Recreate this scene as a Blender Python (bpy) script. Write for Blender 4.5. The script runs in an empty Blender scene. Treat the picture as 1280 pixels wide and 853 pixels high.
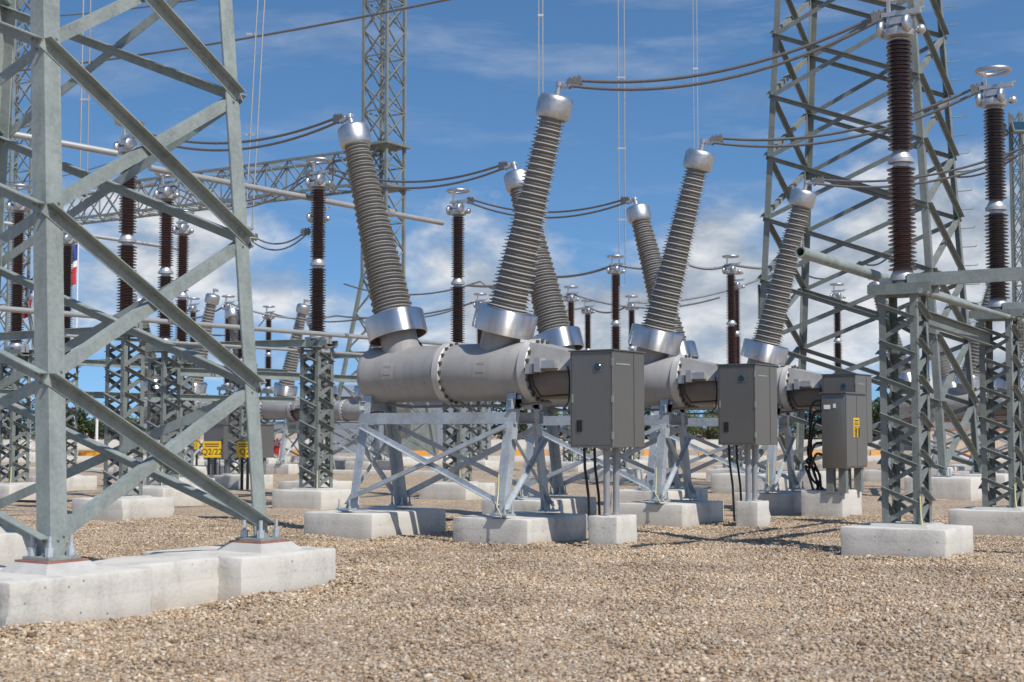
import bpy, bmesh, math, random
import numpy as np
from mathutils import Vector, Matrix
random.seed(7); np.random.seed(7)
S = bpy.context.scene
COL = S.collection
rad = math.radians

# ------------------------------------------------------------------ camera frame (world x = along the breaker tanks, y = along the bay rows)
TH = rad(33.0); TILT = rad(3.65); FPX = 1778.0; CAMH = 1.6
cT, sT = math.cos(TH), math.sin(TH)
R0 = Vector((cT, sT, 0)); F0 = Vector((-sT, cT, 0)); Z = Vector((0, 0, 1))
CAM = Vector((0, 0, CAMH))
def W(px, py, d):
    F = F0*math.cos(TILT) + Z*math.sin(TILT); U = -F0*math.sin(TILT) + Z*math.cos(TILT)
    yv = (426.5-py)/FPX
    r = F + R0*((px-640)/FPX) + U*yv
    return CAM + r*(d/(math.cos(TILT) - yv*math.sin(TILT)))
def XY(px, d, z=0.0):
    k = (px-640)/FPX
    # account for the tilt at the height z
    p = CAM + F0*d + R0*(k*d); return Vector((p.x, p.y, z))
def XV(px, v, z=0.0):
    k = (px-640)/FPX
    return Vector((v*(k*cT - sT)/(cT + k*sT), v, z))

# ------------------------------------------------------------------ materials
def nt(name):
    m = bpy.data.materials.new(name); m.use_nodes = True
    t = m.node_tree; b = t.nodes['Principled BSDF']
    return m, t, b
def lk(t, a, b): t.links.new(a, b)
def ramp(t, fac, stops):
    r = t.nodes.new('ShaderNodeValToRGB'); e = r.color_ramp.elements
    while len(e) > 1: e.remove(e[-1])
    e[0].position = stops[0][0]; e[0].color = (*stops[0][1], 1)
    for p, c in stops[1:]:
        q = e.new(p); q.color = (*c, 1)
    lk(t, fac, r.inputs[0]); return r
def noise(t, scale, detail=4, rough=.55, vec=None):
    n = t.nodes.new('ShaderNodeTexNoise'); n.inputs['Scale'].default_value = scale
    n.inputs['Detail'].default_value = detail; n.inputs['Roughness'].default_value = rough
    if vec is not None: lk(t, vec, n.inputs['Vector'])
    return n
def coords(t, kind='Object', scale=None):
    c = t.nodes.new('ShaderNodeTexCoord')
    if scale is None: return c.outputs[kind]
    mp = t.nodes.new('ShaderNodeMapping'); mp.inputs['Scale'].default_value = scale
    lk(t, c.outputs[kind], mp.inputs[0]); return mp.outputs[0]
def wpos(t, scale=None):
    g = t.nodes.new('ShaderNodeNewGeometry')
    if scale is None: return g.outputs['Position']
    mp = t.nodes.new('ShaderNodeMapping'); mp.inputs['Scale'].default_value = scale
    lk(t, g.outputs['Position'], mp.inputs[0]); return mp.outputs[0]
def bump(t, b, h, strength, dist):
    n = t.nodes.new('ShaderNodeBump'); n.inputs['Strength'].default_value = strength; n.inputs['Distance'].default_value = dist
    lk(t, h, n.inputs['Height']); lk(t, n.outputs[0], b.inputs['Normal']); return n
def paint(name, col, rough=.45, metal=0.0, var=.12, scale=6, bmp=.0, coat=0):
    m, t, b = nt(name)
    v = wpos(t)
    n = noise(t, scale, 6, .6, v); n2 = noise(t, scale*9, 3, .6, v)
    lo = tuple(c*(1-var) for c in col); hi = tuple(min(1, c*(1+var)) for c in col)
    r = ramp(t, n.outputs[0], [(.3, lo), (.7, hi)])
    lk(t, r.outputs[0], b.inputs['Base Color'])
    mr = t.nodes.new('ShaderNodeMapRange'); mr.inputs[3].default_value = max(.02, rough-.08); mr.inputs[4].default_value = min(1, rough+.12)
    lk(t, n2.outputs[0], mr.inputs[0]); lk(t, mr.outputs[0], b.inputs['Roughness'])
    b.inputs['Metallic'].default_value = metal; b.inputs['Coat Weight'].default_value = coat
    if bmp: bump(t, b, n2.outputs[0], bmp, .01)
    return m
def galvanized(name, col, metal=.35, rough=.5, rust=0):
    m, t, b = nt(name)
    v = wpos(t)
    vo = t.nodes.new('ShaderNodeTexVoronoi'); vo.inputs['Scale'].default_value = 34; lk(t, v, vo.inputs['Vector'])
    n = noise(t, 2.3, 7, .65, v)
    st = noise(t, 1.0, 5, .6, wpos(t, (9, 9, .9)))
    add = t.nodes.new('ShaderNodeMath'); add.operation = 'MULTIPLY_ADD'; add.inputs[1].default_value = .18
    sep = t.nodes.new('ShaderNodeSeparateColor'); lk(t, vo.outputs['Color'], sep.inputs[0])
    lk(t, sep.outputs[0], add.inputs[0]); lk(t, n.outputs[0], add.inputs[2])
    ad2 = t.nodes.new('ShaderNodeMath'); ad2.operation = 'MULTIPLY_ADD'; ad2.inputs[1].default_value = .45
    lk(t, st.outputs[0], ad2.inputs[0]); lk(t, add.outputs[0], ad2.inputs[2])
    r = ramp(t, ad2.outputs[0], [(.5, tuple(c*.72 for c in col)), (.78, col), (1.0, tuple(min(1, c*1.22) for c in col))])
    lk(t, r.outputs[0], b.inputs['Base Color'])
    mr = t.nodes.new('ShaderNodeMapRange'); mr.inputs[3].default_value = rough-.12; mr.inputs[4].default_value = rough+.15
    lk(t, ad2.outputs[0], mr.inputs[0]); lk(t, mr.outputs[0], b.inputs['Roughness'])
    b.inputs['Metallic'].default_value = metal
    return m
def concrete(name, col):
    m, t, b = nt(name)
    v = wpos(t)
    n = noise(t, 1.1, 8, .62, v); n2 = noise(t, 26, 6, .7, v); n3 = noise(t, 1.0, 6, .6, wpos(t, (3.2, 3.2, .8)))
    a = t.nodes.new('ShaderNodeMath'); a.operation = 'MULTIPLY_ADD'; a.inputs[1].default_value = .4
    lk(t, n2.outputs[0], a.inputs[0]); lk(t, n.outputs[0], a.inputs[2])
    a2 = t.nodes.new('ShaderNodeMath'); a2.operation = 'MULTIPLY_ADD'; a2.inputs[1].default_value = .55
    lk(t, n3.outputs[0], a2.inputs[0]); lk(t, a.outputs[0], a2.inputs[2])
    r = ramp(t, a2.outputs[0], [(.70, tuple(c*.55 for c in col)), (.84, tuple(c*.82 for c in col)), (.99, tuple(c*1.0 for c in col))])
    # splash band of dust low on the blocks
    sx = t.nodes.new('ShaderNodeSeparateXYZ'); lk(t, v, sx.inputs[0])
    mz = t.nodes.new('ShaderNodeMapRange'); mz.inputs[1].default_value = .03; mz.inputs[2].default_value = .16; mz.inputs[3].default_value = .55; mz.inputs[4].default_value = 0
    lk(t, sx.outputs[2], mz.inputs[0])
    mm = t.nodes.new('ShaderNodeMath'); mm.operation = 'MULTIPLY'; lk(t, mz.outputs[0], mm.inputs[0]); lk(t, n3.outputs[0], mm.inputs[1])
    mx = t.nodes.new('ShaderNodeMix'); mx.data_type = 'RGBA'; lk(t, mm.outputs[0], mx.inputs[0]); lk(t, r.outputs[0], mx.inputs[6])
    mx.inputs[7].default_value = (.26, .19, .125, 1)
    b.inputs['Roughness'].default_value = .88
    vo = t.nodes.new('ShaderNodeTexVoronoi'); vo.inputs['Scale'].default_value = 7; lk(t, v, vo.inputs['Vector'])
    hole = t.nodes.new('ShaderNodeMapRange'); hole.inputs[1].default_value = .04; hole.inputs[2].default_value = .10
    lk(t, vo.outputs['Distance'], hole.inputs[0])
    dk = ramp(t, hole.outputs[0], [(0, (.42, .41, .40)), (1, (1, 1, 1))])
    wz = t.nodes.new('ShaderNodeMath'); wz.operation = 'PINGPONG'; wz.inputs[1].default_value = .11; lk(t, sx.outputs[2], wz.inputs[0])
    wl_ = ramp(t, wz.outputs[0], [(0, (.80, .79, .78)), (.012, (1, 1, 1))])
    m5 = t.nodes.new('ShaderNodeMix'); m5.data_type = 'RGBA'; m5.blend_type = 'MULTIPLY'; m5.inputs[0].default_value = 1; lk(t, mx.outputs[2], m5.inputs[6]); lk(t, dk.outputs[0], m5.inputs[7])
    m6 = t.nodes.new('ShaderNodeMix'); m6.data_type = 'RGBA'; m6.blend_type = 'MULTIPLY'; m6.inputs[0].default_value = .35; lk(t, m5.outputs[2], m6.inputs[6]); lk(t, wl_.outputs[0], m6.inputs[7])
    lk(t, m6.outputs[2], b.inputs['Base Color'])
    h = t.nodes.new('ShaderNodeMath'); h.operation = 'MULTIPLY_ADD'; h.inputs[1].default_value = .5; lk(t, hole.outputs[0], h.inputs[0]); lk(t, n2.outputs[0], h.inputs[2])
    bump(t, b, h.outputs[0], .5, .012)
    return m
def gravel(name, stones=False):
    m, t, b = nt(name)
    v = wpos(t)
    pal = [(0, (.14, .092, .055)), (.14, (.39, .275, .172)), (.34, (.545, .42, .295)), (.5, (.28, .193, .122)), (.64, (.62, .52, .398)), (.78, (.37, .31, .255)), (.9, (.74, .65, .525)), (1, (.20, .15, .11))]
    if stones:
        g = t.nodes.new('ShaderNodeNewGeometry')
        r0 = ramp(t, g.outputs['Random Per Island'], pal)
        bg_ = noise(t, .5, 6, .65, v); rb = ramp(t, bg_.outputs[0], [(.33, (.66, .63, .60)), (.62, (1.12, 1.08, 1.0))])
        r = t.nodes.new('ShaderNodeMix'); r.data_type = 'RGBA'; r.blend_type = 'MULTIPLY'; r.inputs[0].default_value = 1; lk(t, r0.outputs[0], r.inputs[6]); lk(t, rb.outputs[0], r.inputs[7])
        n = noise(t, 60, 4, .6, v)
        mx = t.nodes.new('ShaderNodeMix'); mx.data_type = 'RGBA'; mx.blend_type = 'OVERLAY'; mx.inputs[0].default_value = .5
        lk(t, r.outputs[2], mx.inputs[6]); lk(t, n.outputs[0], mx.inputs[7]); lk(t, mx.outputs[2], b.inputs['Base Color'])
        b.inputs['Roughness'].default_value = .8; bump(t, b, n.outputs[0], .4, .004)
        return m
    v1 = t.nodes.new('ShaderNodeTexVoronoi'); v1.inputs['Scale'].default_value = 38; lk(t, v, v1.inputs['Vector'])
    v2 = t.nodes.new('ShaderNodeTexVoronoi'); v2.inputs['Scale'].default_value = 15; lk(t, v, v2.inputs['Vector'])
    sep = t.nodes.new('ShaderNodeSeparateColor'); lk(t, v1.outputs['Color'], sep.inputs[0])
    r = ramp(t, sep.outputs[0], pal)
    big = noise(t, .5, 6, .65, v)
    r2 = ramp(t, big.outputs[0], [(.33, (.50, .455, .40)), (.62, (.76, .69, .59))])
    mx = t.nodes.new('ShaderNodeMix'); mx.data_type = 'RGBA'; mx.blend_type = 'OVERLAY'; mx.inputs[0].default_value = .45
    lk(t, r.outputs[0], mx.inputs[6]); lk(t, r2.outputs[0], mx.inputs[7]); lk(t, mx.outputs[2], b.inputs['Base Color'])
    b.inputs['Roughness'].default_value = .9
    sub = t.nodes.new('ShaderNodeMath'); sub.operation = 'ADD'; lk(t, v1.outputs['Distance'], sub.inputs[0]); lk(t, v2.outputs['Distance'], sub.inputs[1])
    inv = t.nodes.new('ShaderNodeMath'); inv.operation = 'SUBTRACT'; inv.inputs[0].default_value = 1.3; lk(t, sub.outputs[0], inv.inputs[1])
    bump(t, b, inv.outputs[0], .9, .03)
    return m
def brushed(name, col, rough=.28, var=.1, stretch=(1, 1, 60), aniso=0, metal=1.0):
    m, t, b = nt(name)
    n = noise(t, 5, 4, .6, coords(t, 'Object', stretch))
    r = ramp(t, n.outputs[0], [(.3, tuple(c*(1-var) for c in col)), (.7, col)])
    lk(t, r.outputs[0], b.inputs['Base Color'])
    mr = t.nodes.new('ShaderNodeMapRange'); mr.inputs[3].default_value = rough-.06; mr.inputs[4].default_value = rough+.1
    lk(t, n.outputs[0], mr.inputs[0]); lk(t, mr.outputs[0], b.inputs['Roughness'])
    b.inputs['Metallic'].default_value = metal
    if aniso:
        b.inputs['Anisotropic'].default_value = aniso; b.inputs['Anisotropic Rotation'].default_value = .25
        tg = t.nodes.new('ShaderNodeTangent'); tg.direction_type = 'RADIAL'; tg.axis = 'Z'; lk(t, tg.outputs[0], b.inputs['Tangent'])
    return m
M = dict(
    steel=galvanized('galvanised_steel', (.275, .31, .29), .15, .55),
    steel_new=galvanized('bright_galvanised_steel', (.45, .485, .51), .4, .45),
    steel_dark=galvanized('weathered_steel', (.195, .215, .20), .12, .6),
    concrete=concrete('concrete', (.66, .63, .565)),
    gravel=gravel('gravel'), stones=gravel('gravel_stones', True),
    tank=paint('grey_tank_paint', (.36, .35, .335), .5, 0, .06, 2.5, .03, .05),
    flange=paint('flange_metal', (.52, .50, .47), .5, .2, .08, 8),
    casing=paint('shade_dark_casing', (.21, .185, .16), .5, .1, .08, 3), bolt=paint('dull_bolts', (.10, .095, .09), .55, .3), hole=paint('dark_recess', (.03, .03, .03), .6),  # casing colour darkened to hold the shade under the mechanism hood
    ring=brushed('brushed_aluminium', (.74, .735, .73), .34, .10, (2, 2, 40), .9),
    cap=brushed('satin_aluminium', (.62, .62, .62), .43, .2, (3, 3, 3)),
    ringin=paint('ring_inside', (.30, .24, .16), .6),
    cabinet=brushed('stainless_sheet', (.262, .25, .228), .38, .14, (14, 14, .6), 0, .7),
    polymer=paint('grey_polymer', (.33, .315, .29), .55, 0, .07, 3, .02),
    porcelain=paint('brown_porcelain', (.05, .017, .012), .3, 0, .25, 5, 0, .25),
    alu=paint('cast_aluminium', (.52, .52, .52), .45, .65, .12, 9),
    tube=paint('aluminium_tube', (.44, .44, .425), .45, .4, .08, 4),
    wire=paint('conductor_wire', (.20, .195, .19), .5, .45, .15, 20),
    cable=paint('black_cable', (.012, .012, .013), .4),
    conduit=paint('grey_conduit', (.34, .35, .36), .4, .3, .1, 6),
    red=paint('red_paint', (.45, .02, .02), .4), yellow=paint('sign_yellow', (.80, .49, .02), .45, 0, .03),
    orange=paint('barrier_orange', (.62, .25, .012), .5), black=paint('sign_black', (.015, .015, .015), .5),
    rust=paint('red_oxide', (.33, .14, .10), .8, 0, .3, 9),
    grout=paint('grout', (.47, .455, .425), .9, 0, .12, 5, .2),
    clamp=paint('weathered_clamp', (.19, .185, .175), .55, .3, .15, 12), earth=paint('earth_wire_sheath', (.58, .56, .26), .5), glass=paint('dark_glass', (.02, .06, .09), .08),
    white=paint('white_paint', (.8, .8, .78), .5), greywall=paint('grey_cladding', (.27, .30, .34), .5, .1, .05, 1),
    terracotta=paint('terracotta', (.36, .17, .10), .8), flagblue=paint('flag_blue', (.02, .055, .26), .7), flagred=paint('flag_red', (.55, .02, .03), .7),
    bark=paint('bark', (.10, .07, .045), .9, 0, .3, 4, .3), beige=paint('beige_wall', (.55, .44, .32), .85),
)
def leaf_mat(name, col):
    m, t, b = nt(name)
    g = t.nodes.new('ShaderNodeNewGeometry')
    r = ramp(t, g.outputs['Random Per Island'], [(0, tuple(c*.55 for c in col)), (.5, col), (1, (col[0]*1.8, col[1]*1.5, col[2]*1.2))])
    lk(t, r.outputs[0], b.inputs['Base Color']); b.inputs['Roughness'].default_value = .6
    return m
_t = M['porcelain'].node_tree; _b = _t.nodes['Principled BSDF']; _src = _b.inputs['Base Color'].links[0].from_socket
_oi = _t.nodes.new('ShaderNodeObjectInfo'); _r = ramp(_t, _oi.outputs['Random'], [(0, (.55, .75, .85)), (.5, (.9, .95, 1)), (1, (1.25, 1.05, 1))])
_m = _t.nodes.new('ShaderNodeMix'); _m.data_type = 'RGBA'; _m.blend_type = 'MULTIPLY'; _m.inputs[0].default_value = 1; lk(_t, _src, _m.inputs[6]); lk(_t, _r.outputs[0], _m.inputs[7]); lk(_t, _m.outputs[2], _b.inputs['Base Color'])
# rain streaks and settled dust on the tank paint
_t = M['tank'].node_tree; _b = _t.nodes['Principled BSDF']; _src = _b.inputs['Base Color'].links[0].from_socket
_n = noise(_t, 1.0, 6, .62, wpos(_t, (7, 7, .8))); _r = ramp(_t, _n.outputs[0], [(.34, (.87, .855, .84)), (.52, (.97, .97, .97)), (.7, (1.0, 1.0, .99))])
_m = _t.nodes.new('ShaderNodeMix'); _m.data_type = 'RGBA'; _m.blend_type = 'MULTIPLY'; _m.inputs[0].default_value = 1; lk(_t, _src, _m.inputs[6]); lk(_t, _r.outputs[0], _m.inputs[7]); lk(_t, _m.outputs[2], _b.inputs['Base Color'])
M['leaf'] = leaf_mat('leaf_dark', (.035, .065, .018)); M['leaf2'] = leaf_mat('leaf_light', (.085, .11, .025))

# ------------------------------------------------------------------ mesh builder
def smooth_pts(pts, k=6):
    P = [Vector(p) for p in pts]; P = [P[0]*2-P[1]] + P + [P[-1]*2-P[-2]]; o = []
    for i in range(1, len(P)-2):
        a, b, c, d = P[i-1:i+3]
        for j in range(k):
            t = j/k; o.append(.5*((2*b)+(c-a)*t+(2*a-5*b+4*c-d)*t*t+(3*b-a-3*c+d)*t**3))
    return o + [P[-2]]
class MB:
    def __init__(s): s.v = []; s.f = []
    def add(s, vs, fs, mat=None):
        o = len(s.v)
        if mat is not None: vs = [mat @ Vector(p) for p in vs]
        s.v += [tuple(p) for p in vs]; s.f += [tuple(i+o for i in f) for f in fs]; return s
    def box(s, a, b, mat=None):
        x0, y0, z0 = a; x1, y1, z1 = b
        return s.add([(x0,y0,z0),(x1,y0,z0),(x1,y1,z0),(x0,y1,z0),(x0,y0,z1),(x1,y0,z1),(x1,y1,z1),(x0,y1,z1)],
                     [(0,3,2,1),(4,5,6,7),(0,1,5,4),(1,2,6,5),(2,3,7,6),(3,0,4,7)], mat)
    def frustum(s, a, b, z0, c, d, z1):     # a,b lower xy corners, c,d upper
        return s.add([(a[0],a[1],z0),(b[0],a[1],z0),(b[0],b[1],z0),(a[0],b[1],z0),(c[0],c[1],z1),(d[0],c[1],z1),(d[0],d[1],z1),(c[0],d[1],z1)],
                     [(0,3,2,1),(4,5,6,7),(0,1,5,4),(1,2,6,5),(2,3,7,6),(3,0,4,7)])
    def prof(s, p0, p1, a, b, poly):        # extrude polygon given in (a,b) axes along p0->p1
        p0 = Vector(p0); p1 = Vector(p1); d = (p1-p0).normalized()
        a = Vector(a); a = (a - d*a.dot(d)).normalized(); b = Vector(b); b = (b - d*b.dot(d)); b = (b - a*b.dot(a)).normalized()
        n = len(poly)
        vs = [p0 + a*x + b*y for x, y in poly] + [p1 + a*x + b*y for x, y in poly]
        fs = [tuple(range(n)), tuple(range(2*n-1, n-1, -1))] + [(i, i+n, (i+1) % n + n, (i+1) % n) for i in range(n)]
        if a.cross(b).dot(d) < 0: pass
        else: fs = [tuple(reversed(f)) for f in fs]
        return s.add(vs, fs)
    def angle(s, p0, p1, a, b, w=.1, t=.012):
        return s.prof(p0, p1, a, b, [(0,0),(w,0),(w,t),(t,t),(t,w),(0,w)])
    def channel(s, p0, p1, a, b, w=.18, h=.07, t=.012):   # web along a (width w), flanges along b
        return s.prof(p0, p1, a, b, [(-w/2,0),(w/2,0),(w/2,h),(w/2-t,h),(w/2-t,t),(-w/2+t,t),(-w/2+t,h),(-w/2,h)])
    def flat(s, p0, p1, a, b, w, t):
        return s.prof(p0, p1, a, b, [(-w/2,-t/2),(w/2,-t/2),(w/2,t/2),(-w/2,t/2)])
    def tube(s, pts, r, seg=8, cap=True):
        pts = [Vector(p) for p in pts]; n = len(pts); o = []; up = None
        rs = r if isinstance(r, (list, tuple)) else [r]*n
        for i, p in enumerate(pts):
            d = (pts[min(i+1, n-1)] - pts[max(i-1, 0)]).normalized()
            if up is None: up = d.orthogonal().normalized()
            up = (up - d*up.dot(d)).normalized(); q = d.cross(up)
            o += [p + up*(math.cos(2*math.pi*k/seg)*rs[i]) + q*(math.sin(2*math.pi*k/seg)*rs[i]) for k in range(seg)]
        fs = [(i*seg+k, i*seg+(k+1) % seg, (i+1)*seg+(k+1) % seg, (i+1)*seg+k) for i in range(n-1) for k in range(seg)]
        if cap: fs += [tuple(range(seg-1, -1, -1)), tuple((n-1)*seg+k for k in range(seg))]
        return s.add(o, fs)
    def lathe(s, pr, seg=24, mat=None, close=False):   # profile [(r,z)]
        n = len(pr); vs = [(r*math.cos(2*math.pi*k/seg), r*math.sin(2*math.pi*k/seg), z) for r, z in pr for k in range(seg)]
        m = n if close else n-1
        fs = [(i*seg+k, i*seg+(k+1) % seg, ((i+1) % n)*seg+(k+1) % seg, ((i+1) % n)*seg+k) for i in range(m) for k in range(seg)]
        return s.add(vs, fs, mat)
    def torus(s, c, R, r, seg=28, sg=8, mat=None):
        pr = [(R + r*math.cos(2*math.pi*k/sg), r*math.sin(2*math.pi*k/sg)) for k in range(sg)]
        T = Matrix.Translation(c) if mat is None else Matrix.Translation(c) @ mat
        return s.lathe(pr, seg, T, True)
    def ball(s, c, r, sx=1, sz=1, seg=16, mat=None):
        pr = [(max(1e-4, r*sx*math.sin(math.pi*k/10)), -r*sz*math.cos(math.pi*k/10)) for k in range(11)]
        T = Matrix.Translation(c) if mat is None else Matrix.Translation(c) @ mat
        return s.lathe(pr, seg, T)
    def build(s, name, mat, parent=None, smooth=None, loc=None):
        me = bpy.data.meshes.new(name); me.from_pydata(s.v, [], s.f); me.validate()
        me.materials.append(mat if not isinstance(mat, str) else M[mat])
        if smooth:
            me.polygons.foreach_set('use_smooth', [True]*len(me.polygons)); me.set_sharp_from_angle(angle=rad(smooth))
        o = bpy.data.objects.new(name, me); COL.objects.link(o)
        if parent is not None: o.parent = parent
        if loc is not None: o.location = loc
        return o
def bevel_box(name, a, b, mat, parent=None, bev=.02, seg=2, rough=0):
    bm = bmesh.new(); mb = MB().box(a, b)
    vs = [bm.verts.new(p) for p in mb.v]
    for f in mb.f: bm.faces.new([vs[i] for i in f])
    if rough:
        bmesh.ops.subdivide_edges(bm, edges=[e for e in bm.edges], cuts=rough, use_grid_fill=True)
        rng = random.Random(hash((round(a[0], 2), round(a[1], 2))) & 0xffff)
        for v in bm.verts: v.co += Vector((rng.gauss(0, .004), rng.gauss(0, .004), rng.gauss(0, .003)))
        sharp = [e for e in bm.edges if len(e.link_faces) == 2 and e.calc_face_angle() > .8]
    else: sharp = list(bm.edges)
    bmesh.ops.bevel(bm, geom=sharp, offset=bev, segments=seg, affect='EDGES', profile=.5)
    me = bpy.data.meshes.new(name); bm.to_mesh(me); bm.free()
    me.materials.append(M[mat]); me.polygons.foreach_set('use_smooth', [True]*len(me.polygons)); me.set_sharp_from_angle(angle=rad(35))
    o = bpy.data.objects.new(name, me); COL.objects.link(o)
    if parent is not None: o.parent = parent
    return o
def tag(o, label=None, cat=None, group=None, kind=None):
    if label: o['label'] = label
    if cat:
        o['category'] = cat; o['kind'] = 'thing'
    if group: o['group'] = group
    if kind: o['kind'] = kind
    return o
def empty(name, loc=(0, 0, 0), label=None, cat=None, group=None, rz=0):
    o = bpy.data.objects.new(name, None); COL.objects.link(o); o.location = loc; o.rotation_euler.z = rz
    o.empty_display_size = .2
    return tag(o, label, cat, group)
def copy_tree(o, parent=None):
    c = o.copy(); COL.objects.link(c)
    if parent is not None: c.parent = parent
    for ch in list(o.children): copy_tree(ch, c)
    return c
def text_mesh(name, s, size, mat, parent, loc, rot):
    cu = bpy.data.curves.new(name, 'FONT'); cu.body = s; cu.size = size; cu.align_x = 'CENTER'; cu.align_y = 'CENTER'; cu.extrude = .002
    o = bpy.data.objects.new(name, cu); COL.objects.link(o)
    bpy.context.view_layer.update()
    me = bpy.data.meshes.new_from_object(o); bpy.data.objects.remove(o)
    me.materials.clear(); me.materials.append(M[mat])
    n = bpy.data.objects.new(name, me); COL.objects.link(n); n.parent = parent; n.location = loc; n.rotation_euler = rot
    return n
def footing(a, b, label, group='concrete footings', h=.38):
    o = bevel_box('concrete_footing', (a[0], a[1], -.35), (b[0], b[1], h), 'concrete', None, .022, 2, 5)
    return tag(o, label, 'footing', group)

# ------------------------------------------------------------------ ground
def gz(x, y):
    return .022*math.sin(x*1.3+.4*y) * math.sin(y*.9-.5*x+1) + .012*math.sin(3.1*x+1.7*y) + .01*math.sin(4.3*y-2.2*x)
def axis_lines(lo, hi, step):
    a = [-3000, -1200, -500, -220, -120]; m = []
    v = lo
    while v <= hi: m.append(v); v += step
    return sorted(set([q for q in a if q < lo] + m + [-q for q in a if -q > hi]))
xs = axis_lines(-50, 20, .4); ys = axis_lines(-10, 60, .4)
gv = []
for y in ys:
    for x in xs:
        near = 1 if (-50 < x < 20 and -10 < y < 60) else 0
        gv.append((x, y, gz(x, y)*near))
gf = [(j*len(xs)+i, j*len(xs)+i+1, (j+1)*len(xs)+i+1, (j+1)*len(xs)+i) for j in range(len(ys)-1) for i in range(len(xs)-1)]
g = MB(); g.v = gv; g.f = gf
tag(g.build('ground', 'gravel', None, 60), None, None, None, 'structure')

# loose stones where the photograph resolves them
def stones(n, dmin, dmax, smin, smax, name, line=None):
    ico = bmesh.new(); bmesh.ops.create_icosphere(ico, subdivisions=1, radius=1)
    base = np.array([v.co[:] for v in ico.verts]); fac = np.array([[v.index for v in f.verts] for f in ico.faces]); ico.free()
    d = np.sqrt(np.random.uniform(dmin**2, dmax**2, n)); k = np.random.uniform(-.40, .40, n)
    px = d[:, None]*np.array(F0[:2]) + (k*d)[:, None]*np.array(R0[:2])
    sc = np.random.uniform(smin, smax, n)*(1+np.random.rand(n)*.6 + (np.random.rand(n) > .97)*.9)
    heap = np.zeros(n)
    if line is not None:
        t_ = np.random.rand(n); off = np.abs(np.random.normal(0, line[4], n)); ln = np.array([line[2]-line[0], line[3]-line[1]]); L_ = np.hypot(*ln); nn = np.array([ln[1], -ln[0]])/L_
        px = np.array(line[:2])[None] + t_[:, None]*ln[None] + nn[None]*off[:, None]
        heap = np.random.rand(n)*line[5]*np.maximum(0, 1-off/(line[4]*2.2))*(.55+.45*np.sin(t_*L_*2.3+1)*np.sin(t_*L_*.9))
    ax = np.stack([sc*np.random.uniform(.8, 1.35, n), sc*np.random.uniform(.7, 1.1, n), sc*np.random.uniform(.5, .85, n)], 1)
    th = np.random.uniform(0, 2*math.pi, n); c, s = np.cos(th), np.sin(th)
    v = base[None]*np.random.uniform(.6, 1.25, (n, len(base), 1))*ax[:, None]
    tl = np.random.uniform(-.5, .5, n)[:, None]
    z = v[..., 2] + v[..., 0]*tl
    X = v[..., 0]*c[:, None] - v[..., 1]*s[:, None] + px[:, 0:1]; Y = v[..., 0]*s[:, None] + v[..., 1]*c[:, None] + px[:, 1:2]
    gzv = .022*np.sin(px[:, 0]*1.3+.4*px[:, 1])*np.sin(px[:, 1]*.9-.5*px[:, 0]+1)+.012*np.sin(3.1*px[:, 0]+1.7*px[:, 1])+.01*np.sin(4.3*px[:, 1]-2.2*px[:, 0])
    Zz = z + (gzv+sc*.22+heap)[:, None]
    co = np.stack([X, Y, Zz], -1).reshape(-1, 3)
    F = (fac[None] + (np.arange(n)*len(base))[:, None, None]).reshape(-1, 3)
    me = bpy.data.meshes.new(name); me.vertices.add(len(co)); me.vertices.foreach_set('co', co.astype(np.float32).ravel())
    me.loops.add(F.size); me.loops.foreach_set('vertex_index', F.astype(np.int32).ravel())
    me.polygons.add(len(F)); me.polygons.foreach_set('loop_start', np.arange(0, F.size, 3, dtype=np.int32))
    me.update(calc_edges=True); me.materials.append(M['stones'])
    o = bpy.data.objects.new(name, me); COL.objects.link(o); tag(o, None, None, None, 'stuff'); return o
stones(150000, 7.5, 27, .0065, .0165, 'gravel_stones')
stones(5000, 8, 9, .007, .018, 'gravel_stones', (-9.48, 7.0, -9.48, 11.6, .16, .09))
stones(1500, 8, 9, .007, .018, 'gravel_stones', (-9.5, 11.35, -11, 11.35, .14, .07))
for ln in ((-14.7, 16.6, -13.2, 16.6), (-13.24, 16.5, -13.24, 18.6), (-12, 16.76, -10.6, 16.76), (-10.62, 16.7, -10.62, 18.5), (-6.6, 17.76, -5.2, 17.76), (-5.22, 17.7, -5.22, 19.1), (-9.95, 17.18, -9.4, 17.18), (-9.44, 17.1, -9.44, 17.9)):
    stones(900, 8, 9, .008, .018, 'gravel_stones', ln + (.10, .06))

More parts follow.
